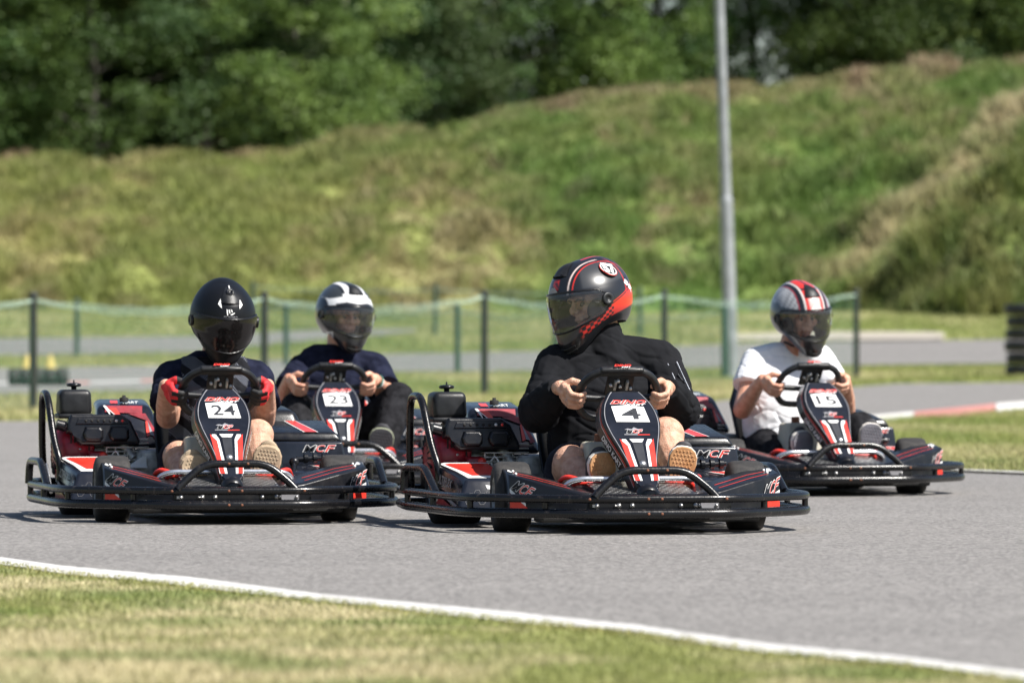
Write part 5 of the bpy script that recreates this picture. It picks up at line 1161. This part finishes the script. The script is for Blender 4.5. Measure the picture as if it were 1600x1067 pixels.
# helmet paint -----------------------------------------------------
RED = (.60, .03, .02); WHT = (.75, .75, .76); BLK = (.012, .013, .016); GRY = (.040, .042, .046)
def P24(az, el, p):
    c = (.006, .0068, .009); a = abs(az)
    if el > 30 and a < 30:
        if 30 < el < 36+.0*a: pass
    return c
def X24(h):
    mb = MB()
    for s in (-1, 1): mb.add([hp(s*23, 51, 1, .003), hp(s*16, 36, 1, .003), hp(s*25, 42, 1, .003)], [[0, 1, 2]], M['white'], False)
    mb.add([hp(-3, 76, 1, .012), hp(3, 76, 1, .012), hp(1, 64, 1, .012), hp(-1, 64, 1, .012)], [[0, 1, 2, 3]], M['white'], False)
    for k, (x, l) in enumerate(((-6, 9), (-2.5, 6), (1.5, 4.5))): mb.add([hp(x-2, 36, 1, .002), hp(x+.6, 36-1, 1, .002), hp(x+1.5, 36-l, 1, .002), hp(x, 36-l, 1, .002)], [[0, 1, 2, 3]], M['white'], False)
    mb.add([hp(-1, 28.5, 1, .002), hp(7, 31.5, 1, .002), hp(5.5, 29.5, 1, .002), hp(1, 27.2, 1, .002)], [[0, 1, 2, 3]], M['white'], False)
    mb.build('emblem', h); on_shell('MT HELMETS', M['grey'], 0, 25.2, 22, 1.6).build('lettering', h)
    on_shell('HELMETS', M['grey'], -42, -33, 16, 2.6, rot=8).build('lettering', h)
    mb = MB(); mb.lathe([(.020, 0), (.020, .006), (.012, .009), (.012, .005), (0, .005)], hp(0, 62, 1, .006), hp(0, 62).normalized(), M['black'], seg=6); mb.build('vent_knob', h)
def P4(az, el, p):
    s_ = az; a = abs(az)                                           # both sides alike; seen mainly the left one
    c = mixc(BLK, GRY, band_m(a, 44, 140, 3)*ss(el-22, 3)*ss(64-el, 3)*.9)
    # centre stripe block and arcs running from the brow over the top
    lat = math.degrees(math.asin(max(-1, min(1, abs(p.x)/p.length))))      # distance from the middle plane
    if el > 18:
        c = mixc(c, BLK, ss(27-lat, 1)); c = mixc(c, (.62, .50, .47), band_m(lat, 19.5, 21.5, .7)*ss(120-a, 5)); c = mixc(c, RED, band_m(lat, 25.8, 27.2, .6)); c = mixc(c, RED, band_m(lat, 5, 9, 1)*ss(el-48, 3)*ss(a-60, 8))
        c = mixc(c, RED, ss(7-a, 1.5)*band_m(el, 26, 40, 2)*(1 if noise.noise(p*60) > -.1 else .1))
    # red sweep from the lower back towards the chin with checks
    line = -6-(a-100)*-.30 if a > 80 else -12-(80-a)*.26
    low = line-10-.11*a
    k = ss(line-el, 1)*ss(el-low, 1.2)*ss(a-28, 4)*ss(168-a, 5)
    chk = 1 if a > 88 else (.0 if (int(a/6)+int((el+90)/4.2)) % 2 else 1)
    c = mixc(c, RED, k*chk*(1 if a > 60 else .85))
    c = mixc(c, RED, band_m(el-line, 2.0, 3.4, .6)*ss(a-22, 3)*.95)
    c = mixc(c, RED, band_m(a-.35*el, 120, 122, .8)*ss(el-line, 2)*ss(58-el, 3))
    return c
def X4(h):
    for sg in (-1, 1):
        az0, el0 = sg*108, 42
        n = hp(az0, el0).normalized(); c = hp(az0, el0, 1, .001); mb = MB(); mb.lathe([(.041, .000), (.041, .0018), (0, .0022)], c, n, M['red'], seg=28); mb.lathe([(.0375, .0025), (0, .0028)], c, n, M['white'], seg=28); mb.lathe([(.033, .0032), (0, .0035)], c, n, M['ink'], seg=28); 
        up = Vector((0, 0, 1)); v = (up-n*up.dot(n)).normalized(); u = v.cross(n); cs, sn = math.cos(R(-28*sg)), math.sin(R(-28*sg)); U = u*cs+v*sn; V_ = v*cs-u*sn; W = .027
        q = Quad(c+n*.004-U*W-V_*W, c+n*.004+U*W-V_*W, c+n*.004+U*W+V_*W, c+n*.004-U*W+V_*W); put_text(mb, q, '57', M['white'], 0, 0, 1, 1, off=.06, e=.0015); mb.build('roundel', h)
        on_shell('SMK', M['white'], sg*133, 8, 24, 9, rot=-50*sg, off=.04, shear=.2).build('lettering', h)
    mb = MB(); mb.add([hp(-9, 22.5, 1, .011), hp(9, 22.5, 1, .011), hp(3, 29, 1, .011), hp(-3, 29, 1, .011)], [[0, 1, 2, 3]], M['grey'], False); mb.build('brow_badge', h)
    mb = MB(); mb.tube([hp(60, -54, .93), hp(66, -60, .80), hp(64, -64, .70)], .010, M['red'], seg=8); mb.tube([hp(-60, -54, .93), hp(-66, -60, .80), hp(-64, -64, .70)], .010, M['red'], seg=8); mb.build('strap_tab', h)
def P23(az, el, p):
    a = abs(az); lat = math.degrees(math.asin(max(-1, min(1, abs(p.x)/p.length)))); c = BLK
    if el > 20:
        front = p.y < .03
        c = mixc(c, (.035, .04, .045), ss(lat-24, 2)*ss(el-30, 2))
        w_ = band_m(lat, 9.5, 19, .8)*ss(el-36, 1.5)*ss(170-a, 4)
        w_ = max(w_, ss(24-lat, 1)*band_m(el-.12*lat, 27, 43, .8)*(1 if front else 0)); w_ = max(w_, band_m(lat, 17, 52, 1)*band_m(el+.22*(lat-26), 28, 39, .8)*(1 if front else 0)); w_ = max(w_, band_m(lat, 40, 56, 1)*band_m(el, 19, 34, 1)*(1 if front else 0))
        c = mixc(c, WHT, w_)
    else:
        v = band_m(a, 44, 78, 1.5)*band_m(el+.42*(a-44), -42, -27, 1)*(1-band_m(a, 50, 68, 1)*band_m(el+.42*(a-44), -38, -31, 1)); c = mixc(c, (.62, .64, .68), v)
    return c
def P15(az, el, p):
    a = abs(az); lat = math.degrees(math.asin(max(-1, min(1, abs(p.x)/p.length)))); c = (.045, .047, .055)
    if el > 19:
        c = mixc(c, (.38, .39, .41), band_m(lat, 29, 62, 2)*band_m(el, 24, 70, 2)*(.55+.45*((int(lat/4.5)+int(el/5.5)) % 2)))
        c = mixc(c, BLK, ss(28-lat, 1)); c = mixc(c, RED, ss(15-lat, 1)*ss(60-el, 2)*ss(a < 90 and 1 or -1)); c = mixc(c, RED, band_m(lat, 2, 14, 1)*ss(el-66, 2)); c = mixc(c, (.62, .42, .40), ss(10-lat, 2)*band_m(el, 26, 44, 4)*(1 if p.y < 0 else 0))
        c = mixc(c, (.60, .56, .54), band_m(lat, 15.5, 18.5, .7)); c = mixc(c, (.30, .03, .04), band_m(lat, 26.5, 28.5, .7))
    else:
        line = el+.25*(78-a)
        c = mixc(c, RED, band_m(line, -37, -34, .8)*ss(a-24, 4)*ss(90-a, 3)*.7); c = mixc(c, (.42, .43, .46), band_m(line, -50, -40, 1)*ss(a-20, 4)*(1 if (int(a/6)+int((line+90)/4)) % 2 else .3)); c = mixc(c, BLK, ss(20-a, 2))
    return c
def X15(h):
    mb = MB(); mb.add([hp(-11, 23.5, 1, .008), hp(11, 23.5, 1, .008), hp(4, 29.5, 1, .008), hp(-4, 29.5, 1, .008)], [[0, 1, 2, 3]], M['white'], False); mb.build('brow_badge', h)
G_clear = glass_mat('clear_visor', (.82, .86, .90), .1); G_mid = glass_mat('smoked_visor', (.84, .86, .88), .2); G_dark = glass_mat('black_visor', (.1, .1, .1), 1)
mk_helmet('4', r4, P4, .30, .35, G_clear, X4, 1.05, i4['hc'], S4['yaw'], S4['pitch'], S4['roll'])
mk_helmet('24', r24, P24, .40, .0, G_dark, X24, .97, i24['hc'], S24['yaw'], S24['pitch'], S24['roll'])
mk_helmet('23', r23, P23, .3, .5, G_mid, None, 1.0, i23['hc'], S23['yaw'], S23['pitch'], S23['roll'])
mk_helmet('15', r15, P15, .3, .6, G_mid, X15, 1.02, i15['hc'], S15['yaw'], S15['pitch'], S15['roll'])
# driver 24: body protector and gloves
tr = S24['torso']; vp = [loft([(Vector(c), rx*1.06+.004, ry*1.10+.010) for c, rx, ry in tr[:-1]])]
for s, sh in ((-1, i24['sh'][0]), (1, i24['sh'][1])): vp.append(frust(i24['mid']+Vector((0, 0, .03)), .085, Vector((i24['mid'].x+(sh.x-i24['mid'].x)*.62, sh.y, sh.z+.030)), .080, capb=False, sq=.9))
remesh(vp, .0058, 'vest', M['vest'], r24, 2, folds(9, .003, 8))
for s in (-1, 1):
    pr, wr = hand_prims(s, .0028, 1.0); g = remesh(pr, .0046, 'glove', M['glove_red'], r24, 2)
    g.data.materials.append(M['glove_black']); c, t, n = WH['c'], WH['t'], WH['n']
    for pl in g.data.polygons:
        v = pl.center; d = (v-c).dot(n); tt = (v-c).dot(t); o = abs((v-c).x)-.164
        if o < .018 and d > .006 or (tt > .028 and o < .02): pl.material_index = 1
        if (int((tt+.2)*48) % 2 == 0) and .018 < o < .045 and d > .01: pl.material_index = 1
# driver 4: zip pocket on the sleeve, ring; driver 23: watch; driver 15: V-neck edge and strap
a, b = i4['sh'][1], i4['el'][1]; ax = (b-a).normalized(); sd = ax.cross(Vector((0, -1, 0))).normalized()
for off in (-.017, .022):
    mb = MB(); fr_ = Vector((.24, -.96, .1)).normalized(); mb.tube([a.lerp(b, .05+.8*t)+fr_*(.113-.015*t)+sd*(off-.012*t) for t in np.linspace(0, 1, 8)], .0022, M['silver'], seg=6); mb.build('sleeve_zip', r4)
mb = MB(); c = i4['sh'][1].lerp(i4['el'][1], .3)+Vector((.24, -.96, .1)).normalized()*.114; mb.tube([c, c+Vector((.012, -.006, -.02)), c+Vector((.03, -.005, -.035))], .004, M['ink'], seg=6); mb.build('zip_pull', r4)
c, t, n = WH['c'], WH['t'], WH['n']; g = c+Vector((-.164, 0, 0))+t*-.012; mb = MB(); k1 = g+Vector((-.037, 0, 0))*1.05+n*.018*1.05+t*-.011; mb.lathe([(.0135, -.002), (.0142, 0), (.0135, .002)], k1, Vector((-.2, 0, 0))+n*.95, M['silver'], seg=16); mb.build('ring', r4)
w23 = i23['wr'][1]; e23 = i23['el'][1]; mb = MB(); mb.lathe([(.034, -.012), (.038, 0), (.034, .012)], w23.lerp(e23, .12), e23-w23, M['net'], seg=20); mb.lathe([(.035, .010), (.037, .016), (.035, .022)], w23.lerp(e23, .12), e23-w23, M['white'], seg=20); mb.build('bracelet', r23)
m15 = i15['mid']; mb = MB(); q15 = [m15+Vector((x, -.128-.02*(1-abs(x)/.08), z)) for x, z in ((-.075, .045), (0, -.055), (.075, .045))]
mb.tube(rounded([i15['neck']+Vector((.05, -.03, .03)), i15['neck']+Vector((.0, -.085, .015)), i15['neck']+Vector((-.04, -.05, .04))], .03), .006, M['ink'], seg=6); mb.build('chin_strap', r15)
